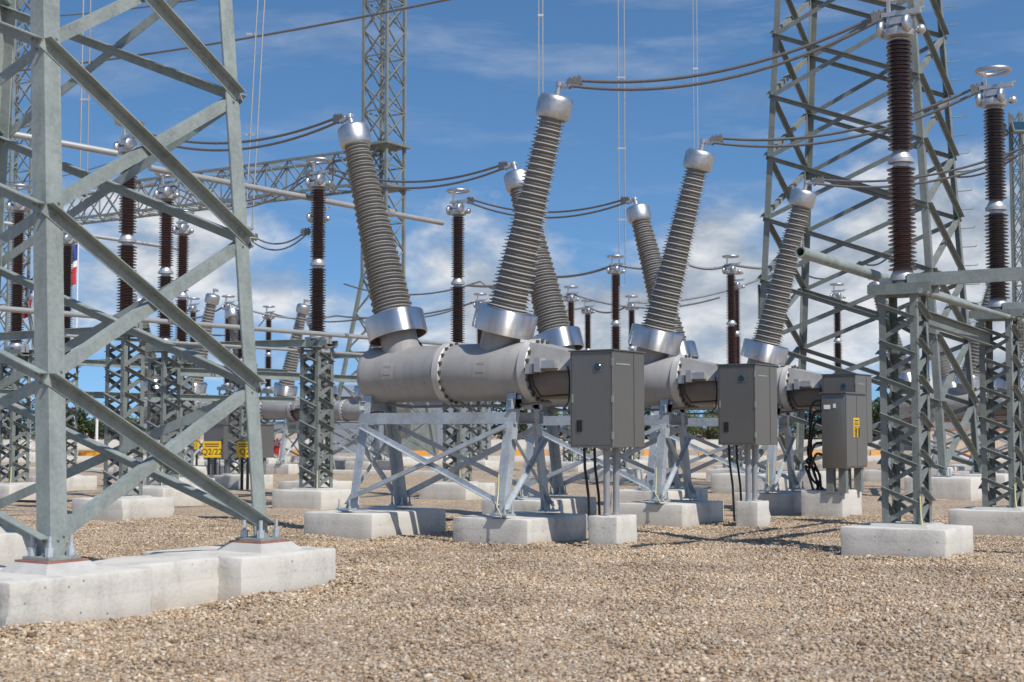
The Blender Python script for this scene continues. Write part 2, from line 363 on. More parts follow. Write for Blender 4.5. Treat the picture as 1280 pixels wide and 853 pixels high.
# ------------------------------------------------------------------ lattice towers (gantry legs)
def lattice_tower(name, x0, x1, y0, y1, ztop, ax, by, label, joints, lw=.18, bw=.13, mat='steel'):
    """four tapering angle legs at the corners, X braced on every face"""
    root = empty(name, ((x0+x1)/2, (y0+y1)/2, 0), label, 'lattice tower', 'gantry towers')
    o = Vector(root.location); cx, cy = (x0+x1)/2, (y0+y1)/2; zb = .512
    def P(ix, iy, z):
        h = z-zb
        return Vector(((x1-ax*h if ix else x0+ax*h), (y1-by*h if iy else y0+by*h), z)) - o
    for ix in (0, 1):
        for iy in (0, 1):
            sx, sy = (-1 if ix else 1), (-1 if iy else 1)
            m = MB().angle(P(ix, iy, zb+.02), P(ix, iy, ztop), (sx, 0, 0), (0, sy, 0), lw, .016)
            leg = m.build('leg', mat, root)
            b = MB(); p = P(ix, iy, zb)
            b.box((p.x-.23 if ix else p.x-.11, p.y-.23 if iy else p.y-.11, zb-.002), (p.x+.11 if ix else p.x+.23, p.y+.11 if iy else p.y+.23, zb+.024)); bp = b.build('base_plate', 'steel', leg)
            for qx in (-.17, .055):
                for qy in (-.17, .055):
                    c = Vector((p.x+(qx if ix else -qx), p.y+(qy if iy else -qy), 0))
                    MB().lathe([(.0001, zb+.2), (.02, zb+.2), (.02, zb+.1), (.04, zb+.1), (.04, zb+.026)], 6, Matrix.Translation(c)).build('anchor_bolt', 'steel_new', leg)
    def brace(p, q, n, k):
        # k = 1: outstanding leg at the top edge on the outer side, k = 0: on the inner side
        n = Vector(n); side = n if n.x > 0 or n.y < 0 else -n
        off = side*(.004 if k else -.018)
        m = MB().angle(p+off, q+off, (0, 0, -1), side if k else -side, bw, .011)
        d = (q-p).normalized(); dn = Vector((0, 0, -1)); dn = (dn - d*dn.dot(d)).normalized(); rot = side.to_track_quat('Z', 'Y').to_matrix().to_4x4()
        for c, s_ in ((p, 1), (q, -1)):
            for e in (.06, .13):
                m.lathe([(.016, -.012), (.016, .016), (.009, .016), (.009, .026), (.0001, .026)], 6, Matrix.Translation(c + off + d*(s_*e) + dn*(bw*.5) + side*.011) @ rot)
        m.build('brace', mat, root)
    for z0, z1 in zip(joints[:-1], joints[1:]):
        for face in range(4):
            if face == 0: a, b, n = (1, 0), (1, 1), (1, 0, 0)
            elif face == 1: a, b, n = (0, 1), (1, 1), (0, 1, 0)
            elif face == 2: a, b, n = (0, 0), (0, 1), (-1, 0, 0)
            else: a, b, n = (0, 0), (1, 0), (0, -1, 0)
            off = Z*(bw*.5)
            brace(P(*a, z0)+off, P(*b, z1)+off, n, 0); brace(P(*b, z0)+off, P(*a, z1)+off, n, 1)
    return root
J = [.64, 2.06, 3.56, 5.07, 6.6, 8.2, 9.8]
tA = lattice_tower('lattice_tower', -14.6, -9.97, 8.12, 10.82, 9.8,   .082, .025, 'big galvanised lattice tower in the left foreground, its legs bolted to concrete', J, .18, .105)
for iy, y in ((0, 8.12), (1, 10.82)):
    for x in ((-9.97, -14.6) if iy else (-9.97,)):
        ox, oy = x, y; x += -.06 if x > -12 else .06; y += .06 if not iy else -.06
        m = MB().frustum((x-.31, y-.31), (x+.31, y+.31), .405, (x-.225, y-.225), (x+.225, y+.225), .49)
        o = m.build('grout_pedestal', 'grout', None); tag(o, f"low sloped grout pedestal under the {'right hand' if iy else 'nearest'} foot of the foreground tower" if x > -12 else f"grout pedestal under the {'far' if iy else 'outer'} hidden foot of the foreground tower", 'pedestal', 'grout pedestals')
        m = MB().box((x-.215, y-.215, .491), (x+.215, y+.215, .508)); m.build('oxide_band', 'rust', o); y = oy
# strip footing with wide end blocks, one casting
fo = empty('strip_footing', (-10, 9.5, 0), 'long pale concrete strip footing with wide end blocks under the foreground tower', 'footing')
def fpart(n, a, b):
    q = bevel_box(n, a, b, 'concrete', fo, .025, 2, 6); q.location = -Vector(fo.location); return q
fpart('end_block', (-10.85, 7.35, -.35), (-9.5, 8.85, .41)); fpart('end_block', (-10.85, 9.95, -.35), (-9.5, 11.33, .41)); fpart('connecting_strip', (-10.6, 8.7, -.35), (-9.8, 10.1, .405))
fo2 = tag(bevel_box('strip_footing', (-15.3, 7.35, -.35), (-14.0, 11.45, .41), 'concrete', None, .025, 2, 5), 'concrete strip footing under the outer legs of the foreground tower', 'footing')

# ------------------------------------------------------------------ dead tank circuit breaker
LEAN = rad(15.6)
def bushing_meshes(seg=28):
    ps = []; n = 54; s0, s1 = .97, 3.83
    for i in range(n):
        f = i/n; z = s0 + (s1-s0)*f; dz = (s1-s0)/n
        rc = .255 - .105*f; rs = (.325 - .115*f) - (.022 if i % 2 else 0)
        ps += [(rc, z), (rc, z+dz*.34), (rs, z+dz*.40), (rs, z+dz*.52), (rc, z+dz*.92)]
    ps += [(.15, s1)]
    body = MB().lathe(ps, seg)
    neck = MB().lathe([(.29, .2), (.29, .66), (.31, .68), (.31, .97), (.0001, .97)], seg)
    ring = MB().lathe([(.44, .60), (.46, .60), (.465, .62), (.465, .94), (.455, .955), (.32, .957), (.0001, .957)], 48)
    inner = MB().lathe([(.441, .602), (.441, .90), (.28, .90)], 48)
    cap = MB().lathe([(.17, 3.80), (.205, 3.803), (.238, 3.82), (.254, 3.86), (.258, 3.92), (.258, 4.07), (.248, 4.115), (.225, 4.145), (.19, 4.158), (.0001, 4.165)], 32)
    term = MB().lathe([(.04, 4.16), (.04, 4.30), (.05, 4.30), (.05, 4.36), (.0001, 4.36)], 12)
    return body, neck, ring, inner, cap, term
def make_breaker(label):
    root = empty('circuit_breaker', (0, 0, 0), label, 'circuit breaker', 'dead tank circuit breakers')
    AX = Matrix.Translation((0, 0, 2.48)) @ Matrix.Rotation(math.pi/2, 4, 'Y')
    tk = MB().lathe([(.0001, -1.50), (.34, -1.485), (.41, -1.46), (.435, -1.40), (.43, -1.35), (.43, -.06), (.435, -.05), (.435, .0), (.425, .03), (.425, .2), (.432, .22), (.43, 1.53), (.41, 1.60), (.0001, 1.61)], 48, AX).build('tank', 'tank', root, 35)
    for x, r, w in ((.06, .465, .13), (1.575, .465, .15)):
        MB().lathe([(.40, x-w/2), (r-.012, x-w/2), (r, x-w/2+.012), (r, x+w/2-.012), (r-.012, x+w/2), (.40, x+w/2)], 48, AX).build('flange', 'flange', tk, 35)
        b = MB()
        for k in range(20):
            a = 2*math.pi*k/20
            for s, e in ((x+w/2-.02, x+w/2+.03),):
                b.lathe([(.0001, s), (.03, s), (.03, e), (.0001, e)], 8, AX @ Matrix.Translation((math.cos(a)*.434, math.sin(a)*.434, 0)))
        b.build('bolt_ring', 'bolt', tk)
    for x in (-.85, .86):    # raised square emblem plates on the side of the tank
        p = MB()
        for k, (h0, h1) in enumerate(((-.13, .13),)):
            a0 = rad(4); 
            n = 6; vs = []; 
            for i in range(n+1):
                t = h0 + (h1-h0)*i/n; a = t/.425 + .12
                vs += [(x-.13, -.4365*math.cos(a), 2.48+.4365*math.sin(a)), (x+.13, -.4365*math.cos(a), 2.48+.4365*math.sin(a))]
            p.add(vs, [(2*i, 2*i+1, 2*i+3, 2*i+2) for i in range(n)])
            for yy in (-.05, .05):
                a = yy/.425+.12; c = Vector((0, -.438*math.cos(a), 2.48+.438*math.sin(a)))
                p.box((x-.07, c.y-.003, c.z-.018), (x+.07, c.y+.006, c.z+.018))
        p.build('emblem_plate', 'tank', tk)
    mb = bushing_meshes()
    for sgn in (-1, 1):
        body, neck, ring, inner, cap, term = mb
        bu = MB(); bu.v = body.v; bu.f = body.f
        bu = bu.build('bushing', 'polymer', root, 50); bu.location = (sgn*.80, 0, 2.48); bu.rotation_euler = (0, sgn*LEAN, 0)
        for q, nm, mt, sm in ((neck, 'neck', 'tank', 35), (ring, 'shield_ring', 'ring', 35), (inner, 'ring_lining', 'ringin', 35), (cap, 'end_cap', 'cap', 40), (term, 'terminal_stud', 'alu', 35)):
            q.build(nm, mt, bu, sm)
        t = MB().box((-.05, -.03, 4.30), (.20, .03, 4.35)) if sgn > 0 else MB().box((-.20, -.03, 4.30), (.05, .03, 4.35))
        for i in range(3):
            xx = sgn*(.05+.06*i); t.lathe([(.0001, 4.38), (.016, 4.38), (.016, 4.27), (.0001, 4.27)], 8, Matrix.Translation((xx, 0, 0)))
        t.build('terminal_clamp', 'alu', bu)
    # support frame
    def Y(z): return .65 - (.65-.30)*(z-.42)/(2.15-.42)
    for sx in (-1, 1):
        for sy in (-1, 1):
            m = MB().angle((sx*1.4, sy*Y(.44), .44), (sx*1.4, sy*Y(2.16), 2.16), (-sx, 0, 0), (0, -sy, 0), .15, .014)
            m.box((sx*1.4-.14, sy*.65-.13, .42), (sx*1.4+.14, sy*.65+.13, .443))
            lg = m.build('leg', 'steel_new', root)
            for qx in (-.1, .1):
                for qy in (-.1, .1): MB().lathe([(.0001, .58), (.014, .58), (.014, .48), (.026, .48), (.026, .443)], 6, Matrix.Translation((sx*1.4+qx, sy*.65+qy, 0))).build('anchor_bolt', 'steel_new', lg)
    for sy in (-1, 1):
        y = sy*(Y(1.8)+.012)
        MB().channel((-1.44, y, 1.80), (1.44, y, 1.80), (0, 0, 1), (0, -sy, 0), .17, .07, .012).build('beam', 'steel_new', root)
        for k, (za, zb) in enumerate(((1.66, .56), (.56, 1.66))):
            o = .018+.014*k
            m = MB().angle((-1.36, sy*(Y(za)+o), za), (1.36, sy*(Y(zb)+o), zb), (0, 0, 1), (0, sy, 0), .075, .009); m.build('brace', 'steel_new', root)
    for sx in (-1, 1):
        MB().channel((sx*1.4, -.42, 2.0), (sx*1.4, .42, 2.0), (0, 0, 1), (-sx, 0, 0), .14, .06).build('cross_beam', 'steel_new', root)
        sd = MB().box((sx*1.4-.07, -.27, 2.07), (sx*1.4+.07, .27, 2.13)); sd.box((sx*1.4-.02, -.30, 1.95), (sx*1.4+.0, -.14, 2.26)); sd.box((sx*1.4-.02, .14, 1.95), (sx*1.4+.0, .30, 2.26)); sd.build('saddle', 'steel_new', root)
        for k, (za, zb) in enumerate(((1.5, .5), (.5, 1.5))):
            o = sx*(.02+.014*k)
            MB().angle((sx*1.4+o, -Y(za), za), (sx*1.4+o, Y(zb), zb), (0, 0, 1), (sx, 0, 0), .06, .008).build('brace', 'steel_new', root)
    MB().tube(smooth_pts([(-1.1, -.12, 2.03), (-.6, -.2, 1.98), (.2, -.2, 1.98), (1.1, -.2, 1.98), (1.9, -.16, 2.02)]), .02, 8).build('gas_pipe', 'casing', root, 60)
    MB().tube(smooth_pts([(-.66, .36, 2.72), (-.8, .44, 2.9), (-.98, .40, 3.12)]), .018, 8).build('current_lead', 'cable', root, 60)
    # operating mechanism at the right end
    h = MB().add([(1.64,-.42,2.46),(2.41,-.42,2.46),(2.41,.42,2.46),(1.64,.42,2.46),(1.64,-.30,2.88),(2.41,-.30,2.70),(2.41,.30,2.70),(1.64,.30,2.88)],
                 [(0,3,2,1),(4,5,6,7),(0,1,5,4),(1,2,6,5),(2,3,7,6),(3,0,4,7)])
    hs = h.build('mechanism_housing', 'tank', root)
    lo = MB().lathe([(.0001, 1.60), (.30, 1.60), (.30, 2.41), (.0001, 2.41)], 24, Matrix.Translation((0, 0, 2.36)) @ Matrix.Rotation(math.pi/2, 4, 'Y')); lo.build('lower_casing', 'casing', hs, 40)
    vl = MB().box((1.68, -.50, 2.42), (1.80, -.36, 2.56)).box((1.85, -.54, 2.44), (1.95, -.38, 2.64)).box((1.95, -.52, 2.49), (2.18, -.38, 2.60)); vl.build('gas_valve', 'alu', hs)
    pp = MB().tube([(1.74, -.44, 2.42), (1.78, -.42, 2.25), (1.86, -.36, 2.10), (2.35, -.33, 2.12)], .014, 6); pp.tube([(2.36, -.46, 2.52), (2.38, -.44, 2.3), (2.34, -.40, 2.02), (2.2, -.3, 1.92)], .012, 6); pp.build('hose', 'cable', hs)
    cb = bevel_box('mechanism_cabinet', (2.42, -.50, 1.38), (3.10, .42, 2.71), 'cabinet', root, .008, 1)
    MB().box((2.40, -.52, 2.711), (3.12, .44, 2.728)).build('cabinet_roof', 'cabinet', cb)
    w = MB().lathe([(.0001, .012), (.045, .012), (.055, 0)], 16, Matrix.Translation((2.86, -.506, 2.49)) @ Matrix.Rotation(math.pi/2, 4, 'X')); w.build('viewing_window', 'glass', cb, 30)
    fr = MB().box((2.79, -.506, 2.42), (2.93, -.5005, 2.56)); fr.build('window_frame', 'cabinet', cb)
    hd = MB().box((2.53, -.512, 1.60), (2.61, -.5005, 1.76)); hd.build('door_handle', 'black', cb)
    hg = MB()
    for z in (1.55, 2.05, 2.55): hg.box((3.08, -.512, z-.05), (3.108, -.498, z+.05))
    hg.box((3.1005, -.42, 2.52), (3.106, -.02, 2.54)); hg.box((2.45, -.508, 2.0), (2.47, -.4995, 2.12))
    hg.build('hinges', 'steel', cb)
    gs = MB()
    for a_, b_ in (((2.445, 1.41), (3.075, 1.414)), ((2.445, 2.676), (3.075, 2.68)), ((2.445, 1.414), (2.449, 2.676)), ((3.071, 1.414), (3.075, 2.676))): gs.box((a_[0], -.5022, a_[1]), (b_[0], -.495, b_[1]))
    gs.box((3.101, .1, 1.4), (3.1045, .104, 2.68)); gs.build('door_seam', 'black', cb)
    for y in (-.15, .12):
        MB().lathe([(.055, .42), (.055, .46), (.045, .47), (.045, 1.30), (.055, 1.31), (.055, 1.378)], 16, Matrix.Translation((2.80, y, 0))).build('conduit', 'conduit', root, 35)
    for x, y in ((2.5, -.25), (2.55, -.05)):
        MB().tube([(x, y, 1.40), (x+.01, y, 1.1), (x+.05, y+.03, .7), (x+.08, y+.02, .1)], .02, 8).build('cable', 'cable', root, 60)
    gw = MB().tube([(1.34, -.66, 1.0), (1.36, -.70, .75), (1.40, -.80, .55), (1.50, -.84, .43), (1.48, -.82, .40)], .011, 6); gw.build('earth_wire', 'earth', root, 60)
    return root
U0, V1, DV = -12.5, 17.5, 4.84
brk = make_breaker('nearest grey breaker tank with two ribbed bushings, its plain steel cabinet facing us')
brk.location = (U0, V1, 0)
brk2 = copy_tree(brk); brk2.location = (U0, V1+DV, 0); brk2['label'] = 'middle grey breaker pole of the front bank, cabinet on two conduits'
brk3 = copy_tree(brk); brk3.location = (U0, V1+2*DV, 0); brk3['label'] = 'third grey breaker pole, its cabinet standing behind the cubicle with a yellow plate'
def strip_named(root, names, depth=2):
    for ch in list(root.children):
        if ch.name.split('.')[0] in names:
            for c in list(ch.children): bpy.data.objects.remove(c)
            bpy.data.objects.remove(ch)
strip_named(brk3, ('conduit', 'cable'))
ordn = ('nearest', 'middle', 'third')
for i in range(3):
    v = V1+DV*i
    footing((U0-2.1, v-.88), (U0-.76, v+1.0), f'long concrete footing under the left legs of the {ordn[i]} front breaker')
    footing((U0+.58, v-.72), (U0+1.86, v+.95), f'concrete footing under the right legs of the {ordn[i]} front breaker')
    for x in (-1.4, 1.4):
        pass
    if i < 2:
        footing((U0+2.58+.03*i, v-.30+.05*i), (U0+3.04-.03*i, v+.30-.05*i), f'small concrete block under the cabinet conduits of the {ordn[i]} front breaker', 'concrete footings', .44)
# grout pads under legs are part of the footings' look
# control cubicle beside the third pole
def cubicle(loc, label, sign=True, group=None):
    root = empty('control_cubicle', loc, label, 'control cubicle', group)
    b = bevel_box('cubicle_body', (-.23, -.58, .92), (.23, .58, 2.31), 'cabinet', root, .012, 2)
    MB().box((-.26, -.61, 2.311), (.26, .61, 2.335)).build('cubicle_roof', 'cabinet', b)
    for y0, y1 in ((-.565, -.012), (.012, .565)):
        d = MB().box((.232, y0, .96), (.245, y1, 2.27)).build('door', 'cabinet', root)
        MB().box((.2455, (y1-.09 if y0 < 0 else y0+.05), 1.5), (.262, (y1-.05 if y0 < 0 else y0+.09), 1.68)).build('handle', 'black', d)
    MB().box((-.18, -.592, 2.02), (-.06, -.5825, 2.10)).box((.0, -.592, 2.04), (.05, -.5825, 2.12)).build('label_plates', 'white', b)
    for x in (-.12, .12):
        for y in (-.42, .42):
            MB().box((x-.07, y-.07, .46), (x+.07, y+.07, .918)).build('leg', 'steel_dark', root)
    MB().channel((.02, -.2, .48), (.0, .1, .915), (0, 1, 0), (1, 0, 0), .14, .05).build('brace', 'steel', root)
    if sign:
        s = MB().box((.2455, -.20, 1.50), (.251, .12, 1.86)).build('warning_plate', 'yellow', root)
        k = MB()
        for z, h in ((1.81, .022), (1.765, .016), (1.735, .016)): k.box((.2512, -.15, z-h/2), (.253, .07, z+h/2))
        for y0, y1, z0, z1 in ((-.16, .08, 1.69, 1.70), (-.16, .08, 1.535, 1.545), (-.16, -.15, 1.545, 1.69), (.07, .08, 1.545, 1.69)): k.box((.2512, y0, z0), (.253, y1, z1))
        k.build('plate_frame', 'black', s)
        text_mesh('plate_lettering', 'Q2', .12, 'black', s, (.2515, -.04, 1.617), (math.pi/2, 0, math.pi/2))
    for i in range(6):
        y = -.5+.05*i; z0 = 1.15+.2*i
        MB().tube(smooth_pts([(-.2, y, z0), (-.36-.02*i, y-.03, z0+.03), (-.52-.03*(i % 3), y*.6-.12, z0-.22), (-.63+.02*((i*5) % 4), -.40+.05*((i*7) % 6), .55+z0*.35), (-.58+.035*((i*3) % 5), -.36+.06*((i*5) % 6), .78), (-.50+.03*i, -.32+.05*i, .47)]), .024, 8).build('cable', 'cable', root, 60)
    return root
vq = V1+2*DV
p1 = XV(1056, vq-1.73)
cubicle((p1.x-.23, vq-1.15, 0), 'grey control cubicle with two doors, yellow plate and black cable loops')
footing((p1.x-.95, vq-1.58), (p1.x-.13, vq-.5), 'shaded concrete block under the control cubicle with a yellow plate', 'concrete footings', .50)

# ------------------------------------------------------------------ lattice support columns, post insulators
def make_column():
    root = empty('lattice_column', (0, 0, 0)); w = .25; z0, z1 = .42, 3.38
    for sx in (-1, 1):
        for sy in (-1, 1):
            MB().angle((sx*w, sy*w, z0), (sx*w, sy*w, z1), (-sx, 0, 0), (0, -sy, 0), .09, .010).build('leg', 'steel_dark', root)
    n = 6; dz = (z1-.1-z0)/n
    for face in range(4):
        m = MB(); ang = face*math.pi/2; Rm = Matrix.Rotation(ang, 3, 'Z')
        for i in range(n):
            za = z0+.04+dz*i; zb = za+dz*.5
            p = Rm @ Vector((-w+.01, -w-.003, zb+dz*.42)); q = Rm @ Vector((w-.01, -w-.003, zb+.01))
            m.angle(p, q, (0, 0, -1), Rm @ Vector((0, -1, 0)), .06, .007)
            p = Rm @ Vector((w-.02, -w+.012, zb+.02)); q = Rm @ Vector((-w+.02, -w+.012, za))
            m.angle(p, q, (0, 0, -1), Rm @ Vector((0, 1, 0)), .06, .007)
        m.build('lacing', 'steel_dark', root)
    MB().frustum((-.40, -.40), (.40, .40), .376, (-.34, -.34), (.34, .34), .419).build('base_plate', 'grout', root)
    MB().tube([(.255, -.26, .78), (.262, -.265, .55), (.29, -.30, .42), (.33, -.36, .385)], .011, 6).build('earth_wire', 'earth', root, 60)
    c = MB().box((-.30, -.30, z1), (.30, .30, z1+.03))
    for s in (-1, 1):
        c.channel((-.42, s*.19, z1+.09), (.42, s*.19, z1+.09), (0, 0, 1), (0, -s, 0), .12, .05)
    c.build('cap_plate', 'steel_dark', root)
    return root
COLP = make_column()
def insulator_mesh(rc, rs, z0, z1, n, seg=22):
    ps = [(.0001, z0), (rc*1.12, z0)]
    dz = (z1-z0)/n
    for i in range(n):
        z = z0+dz*i
        r = rs*(1 if i % 2 == 0 else .93)
        ps += [(rc, z+dz*.1), (rc*1.02, z+dz*.38), (r, z+dz*.44), (r, z+dz*.58), (rc, z+dz*.98)]
    ps += [(rc*1.1, z1), (.0001, z1)]
    return MB().lathe(ps, seg)
def make_post():
    root = empty('post_insulator', (0, 0, 0))
    st = MB().lathe([(.0001, 3.42), (.14, 3.42), (.14, 3.46), (.10, 3.5), (.10, 3.56), (.16, 3.58), (.16, 3.64), (.12, 3.72), (.0001, 3.72)], 20)
    st.box((-.30, -.06, 3.50), (-.12, .06, 3.62)).box((.1, -.12, 3.46), (.34, -.02, 3.60)).box((.12, .05, 3.46), (.3, .14, 3.66))
    st.build('pedestal', 'alu', root, 35)
    insulator_mesh(.115, .185, 3.70, 5.08, 25).build('lower_stack', 'porcelain', root, 50)
    MB().lathe([(.09, 5.06), (.105, 5.07), (.105, 5.13), (.17, 5.14), (.17, 5.19), (.15, 5.2), (.10, 5.30), (.085, 5.33)], 20).build('joint', 'alu', root, 35)
    insulator_mesh(.105, .168, 5.31, 6.78, 28).build('upper_stack', 'porcelain', root, 50)
    hd = MB().lathe([(.0001, 6.76), (.10, 6.76), (.12, 6.80), (.20, 6.83), (.21, 6.87), (.20, 6.92), (.10, 6.95), (.08, 6.99), (.0001, 6.99)], 24).build('top_casting', 'alu', root, 35)
    br = MB().box((-.15, -.03, 6.98), (-.11, .03, 7.40)).box((.10, -.02, 6.98), (.13, .02, 7.20)).box((-.22, -.04, 7.12), (.30, .04, 7.18)).box((-.10, -.10, 6.99), (.12, .10, 7.08)); br.tube([(.1, 0, 7.15), (.34, .05, 7.2)], .02, 6); br.build('contact_bracket', 'alu', hd)
    rg = MB().torus((0, 0, 7.41), .255, .032, 36, 10); rg.box((-.25, -.025, 7.39), (.25, .025, 7.415)); rg.build('corona_ring', 'cap', hd, 50)
    RX = Matrix.Rotation(math.pi/2, 4, 'Y')
    for c in ((-.21, -.06, 6.95), (.15, -.12, 6.97)):
        MB().lathe([(.0001, -.045), (.09, -.045), (.115, -.028), (.125, 0), (.115, .028), (.09, .045), (.0001, .045)], 20, Matrix.Translation(c) @ RX).build('shield_disc', 'cap', hd, 60)
    MB().ball((.29, .02, 6.90), .07).build('shield_ball', 'cap', hd, 60)
    return root
POST = make_post()
def set_column(p, desc, foot=True, rz=0, first=[True], grp='lattice columns carrying insulators', post=True, half=(.68, .62)):
    if first[0]: c, q = COLP, POST; first[0] = False
    else:
        c = copy_tree(COLP); q = copy_tree(POST) if post else None
    c.location = (p.x, p.y, 0); c.rotation_euler.z = rz
    tag(c, 'grey laced steel column ' + desc, 'lattice column', grp)
    if q:
        q.location = (p.x, p.y, 0); q.rotation_euler.z = rz
        tag(q, 'brown double stacked insulator ' + desc, 'insulator', 'brown post insulators')
    if foot: footing((p.x-half[0], p.y-half[1]), (p.x+half[0], p.y+half[1]), 'concrete block under the column ' + desc)
    return p
R1 = set_column(XV(1131, 18.4), 'tallest in view, beside the tall right tower')
R2 = set_column(XV(1250, 23.2), 'near the right edge of the picture')
R3 = Vector((R2.x, 28.0, 0))
L1 = set_column(XV(156, 18.3), 'seen through the middle of the foreground tower')
L2 = set_column(XV(396, 23.1), 'nearest one standing right of the foreground tower')
L3 = set_column(XV(572, 27.9), 'between the left bushings of the front breakers')
A1 = set_column(XY(205, 31.8), 'second from the left inside the foreground tower')
A2 = set_column(XY(226, 37.5), 'smaller and close right of the second inside the tower')
A3 = set_column(XY(19, 33.5), 'at the left edge of the picture')
A4 = set_column(XY(81, 39.5), 'behind the nearest leg of the foreground tower')
A5 = set_column(XY(396, 35.3), 'mostly hidden behind the nearer one at the tower')
A6 = set_column(XY(302, 40.5), 'behind the right leg of the foreground tower')
F = {}
for px, d, ds in ((770, 47, 'tallest of four in the gap between bushings'), (915, 47, 'right of the middle bushings'), (921, 52, 'tucked behind the one right of the middle bushings'), (1048, 56, 'seen through the tall right tower'),
                  (714, 57, 'first of four in the gap between bushings'), (735, 63, 'second of four in the gap between bushings'), (790, 61, 'last of four in the gap between bushings'), (600, 60, 'far off behind the shed ring of the nearest breaker'),
                  (335, 66, 'far off just right of the foreground tower leg'), (284, 61, 'far off just left of the foreground tower leg'), (240, 62, 'far off inside the foreground tower')):
    F[px] = set_column(XY(px, d), ds)

# disconnector beams, shafts and bus tubes
def tube_thing(name, pts, r, label, cat, mat='tube', group=None, caps=True, seg=14):
    m = MB().tube(pts, r, seg, caps); return tag(m.build(name, mat, None, 40), label, cat, group)
def beam_thing(p, q, label, a=(0, 0, 1), b=(0, 1, 0), w=.2, h=.08, mat='steel'):
    return tag(MB().channel(p, q, a, b, w, h).build('base_beam', mat, None), label, 'beam', 'disconnector base beams')
zt = 3.62
# right row: open tube shaft along the row
xr = R1.x-.30
e0 = W(1000, 315, 16.9)
def open_pipe(name, p, q, r, label, cat, group=None):
    p = Vector(p); q = Vector(q)
    m = MB().tube([p, q], r, 20, False); m.tube([q, p], r*.72, 20, False)
    m2 = MB(); d = (q-p).normalized()
    a = d.orthogonal().normalized(); b = d.cross(a)
    for c in (p, q):
        vs = []
        for k in range(20):
            t = 2*math.pi*k/20; w = a*math.cos(t)+b*math.sin(t); vs += [c+w*r, c+w*r*.72]
        m.add(vs, [(2*k, 2*k+1, (2*k+3) % 40, (2*k+2) % 40) for k in range(20)])
    return tag(m.build(name, 'steel', None, 40), label, cat, group)
open_pipe('shaft_tube', e0, (e0.x+.05, R2.y+.5, e0.z-.12), .07, 'open ended grey tube along the right hand columns', 'tube', 'horizontal aluminium tubes')
tube_thing('linkage_rod', [(R1.x+.28, 18.2, 3.42), (R2.x+.2, 24, 3.40)], .038, 'thinner grey rod linking the two right hand columns', 'rod', 'steel')
beam_thing((R1.x+.1, 18.25, 3.57), (R1.x+5, 18.25, 3.57), 'wide channel beam running off to the right from the nearest right column', w=.165)
beam_thing((R2.x+.1, 23.05, 3.55), (R2.x+5, 23.05, 3.55), 'channel beam on the column at the right edge', w=.17)
beam_thing((R1.x-.1, 18.8, 3.2), (R2.x-.1, 23.0, 3.05), 'dark lower beam joining the two right hand columns', b=(1, 0, 0), mat='steel_dark')
# left rows
tube_thing('bus_tube', [W(-60, 154, 24.1), W(146, 192, 25.8)], .062, 'aluminium bus tube ending at the insulator inside the foreground tower', 'tube', 'tube', 'horizontal aluminium tubes')
tube_thing('bus_tube', [W(187, 210, 27.0), W(553, 279, 34.0)], .062, 'long aluminium bus tube passing behind the leaning left bushing', 'tube', 'tube', 'horizontal aluminium tubes')
m = MB().lathe([(.0001, -.1), (.10, -.1), (.10, .1), (.0001, .1)], 14, Matrix.Translation(W(487, 266, 32.4)) @ Matrix.Rotation(math.pi/2, 4, 'X'))
tag(m.build('tube_clamp', 'alu', None, 40), 'dull clamp on the long bus tube right of the leaning bushing', 'clamp')
tube_thing('bus_tube', [W(-30, 274, 36.2), W(225, 311, 39.6)], .055, 'thinner far bus tube behind the foreground tower', 'tube', 'tube', 'horizontal aluminium tubes')
tube_thing('shaft_tube', [(L1.x+.35, 15.0, 3.66), (L3.x+.35, 28.6, 3.66)], .05, 'bright shaft tube along the tops of the left columns', 'tube', 'tube', 'horizontal aluminium tubes')
tube_thing('linkage_rod', [(L1.x-.1, 17.0, 3.32), (L3.x-.1, 28.2, 3.32)], .03, 'thin linkage rod below the shaft tube on the left columns', 'rod')
for a_, b_, ds in ((L1, Vector((-25, 18.3, 0)), 'leading left from the column inside the foreground tower'), (L2, A1, 'leading left from the column nearest one standing right of the foreground tower'), (A2, A4, 'between the two far columns in the foreground tower'), (L3, A5, 'leading left from the column between the bushings')):
    d = (Vector((b_.x, b_.y, 0)) - Vector((a_.x, a_.y, 0))).normalized(); nrm = Vector((-d.y, d.x, 0))
    beam_thing(Vector((a_.x, a_.y, 3.47))+nrm*.3-d*(-.1), Vector((b_.x, b_.y, 3.47))+nrm*.3, 'grey channel beam ' + ds, b=nrm, w=.16)
beam_thing((A1.x, A1.y-.3, 2.95), (A1.x+1.2, A1.y+12, 2.95), 'lower horizontal channel beam behind the foreground tower', b=(1, 0, 0), w=.18)
beam_thing((A3.x, A3.y-3, 3.3), (A3.x+.4, A3.y+9, 3.3), 'channel beam between the columns at the left edge', b=(1, 0, 0), w=.16)
beam_thing((A3.x+.3, A3.y-3, 2.5), (A3.x+.7, A3.y+9, 2.5), 'lower channel beam between the columns at the left edge', b=(1, 0, 0), w=.16)

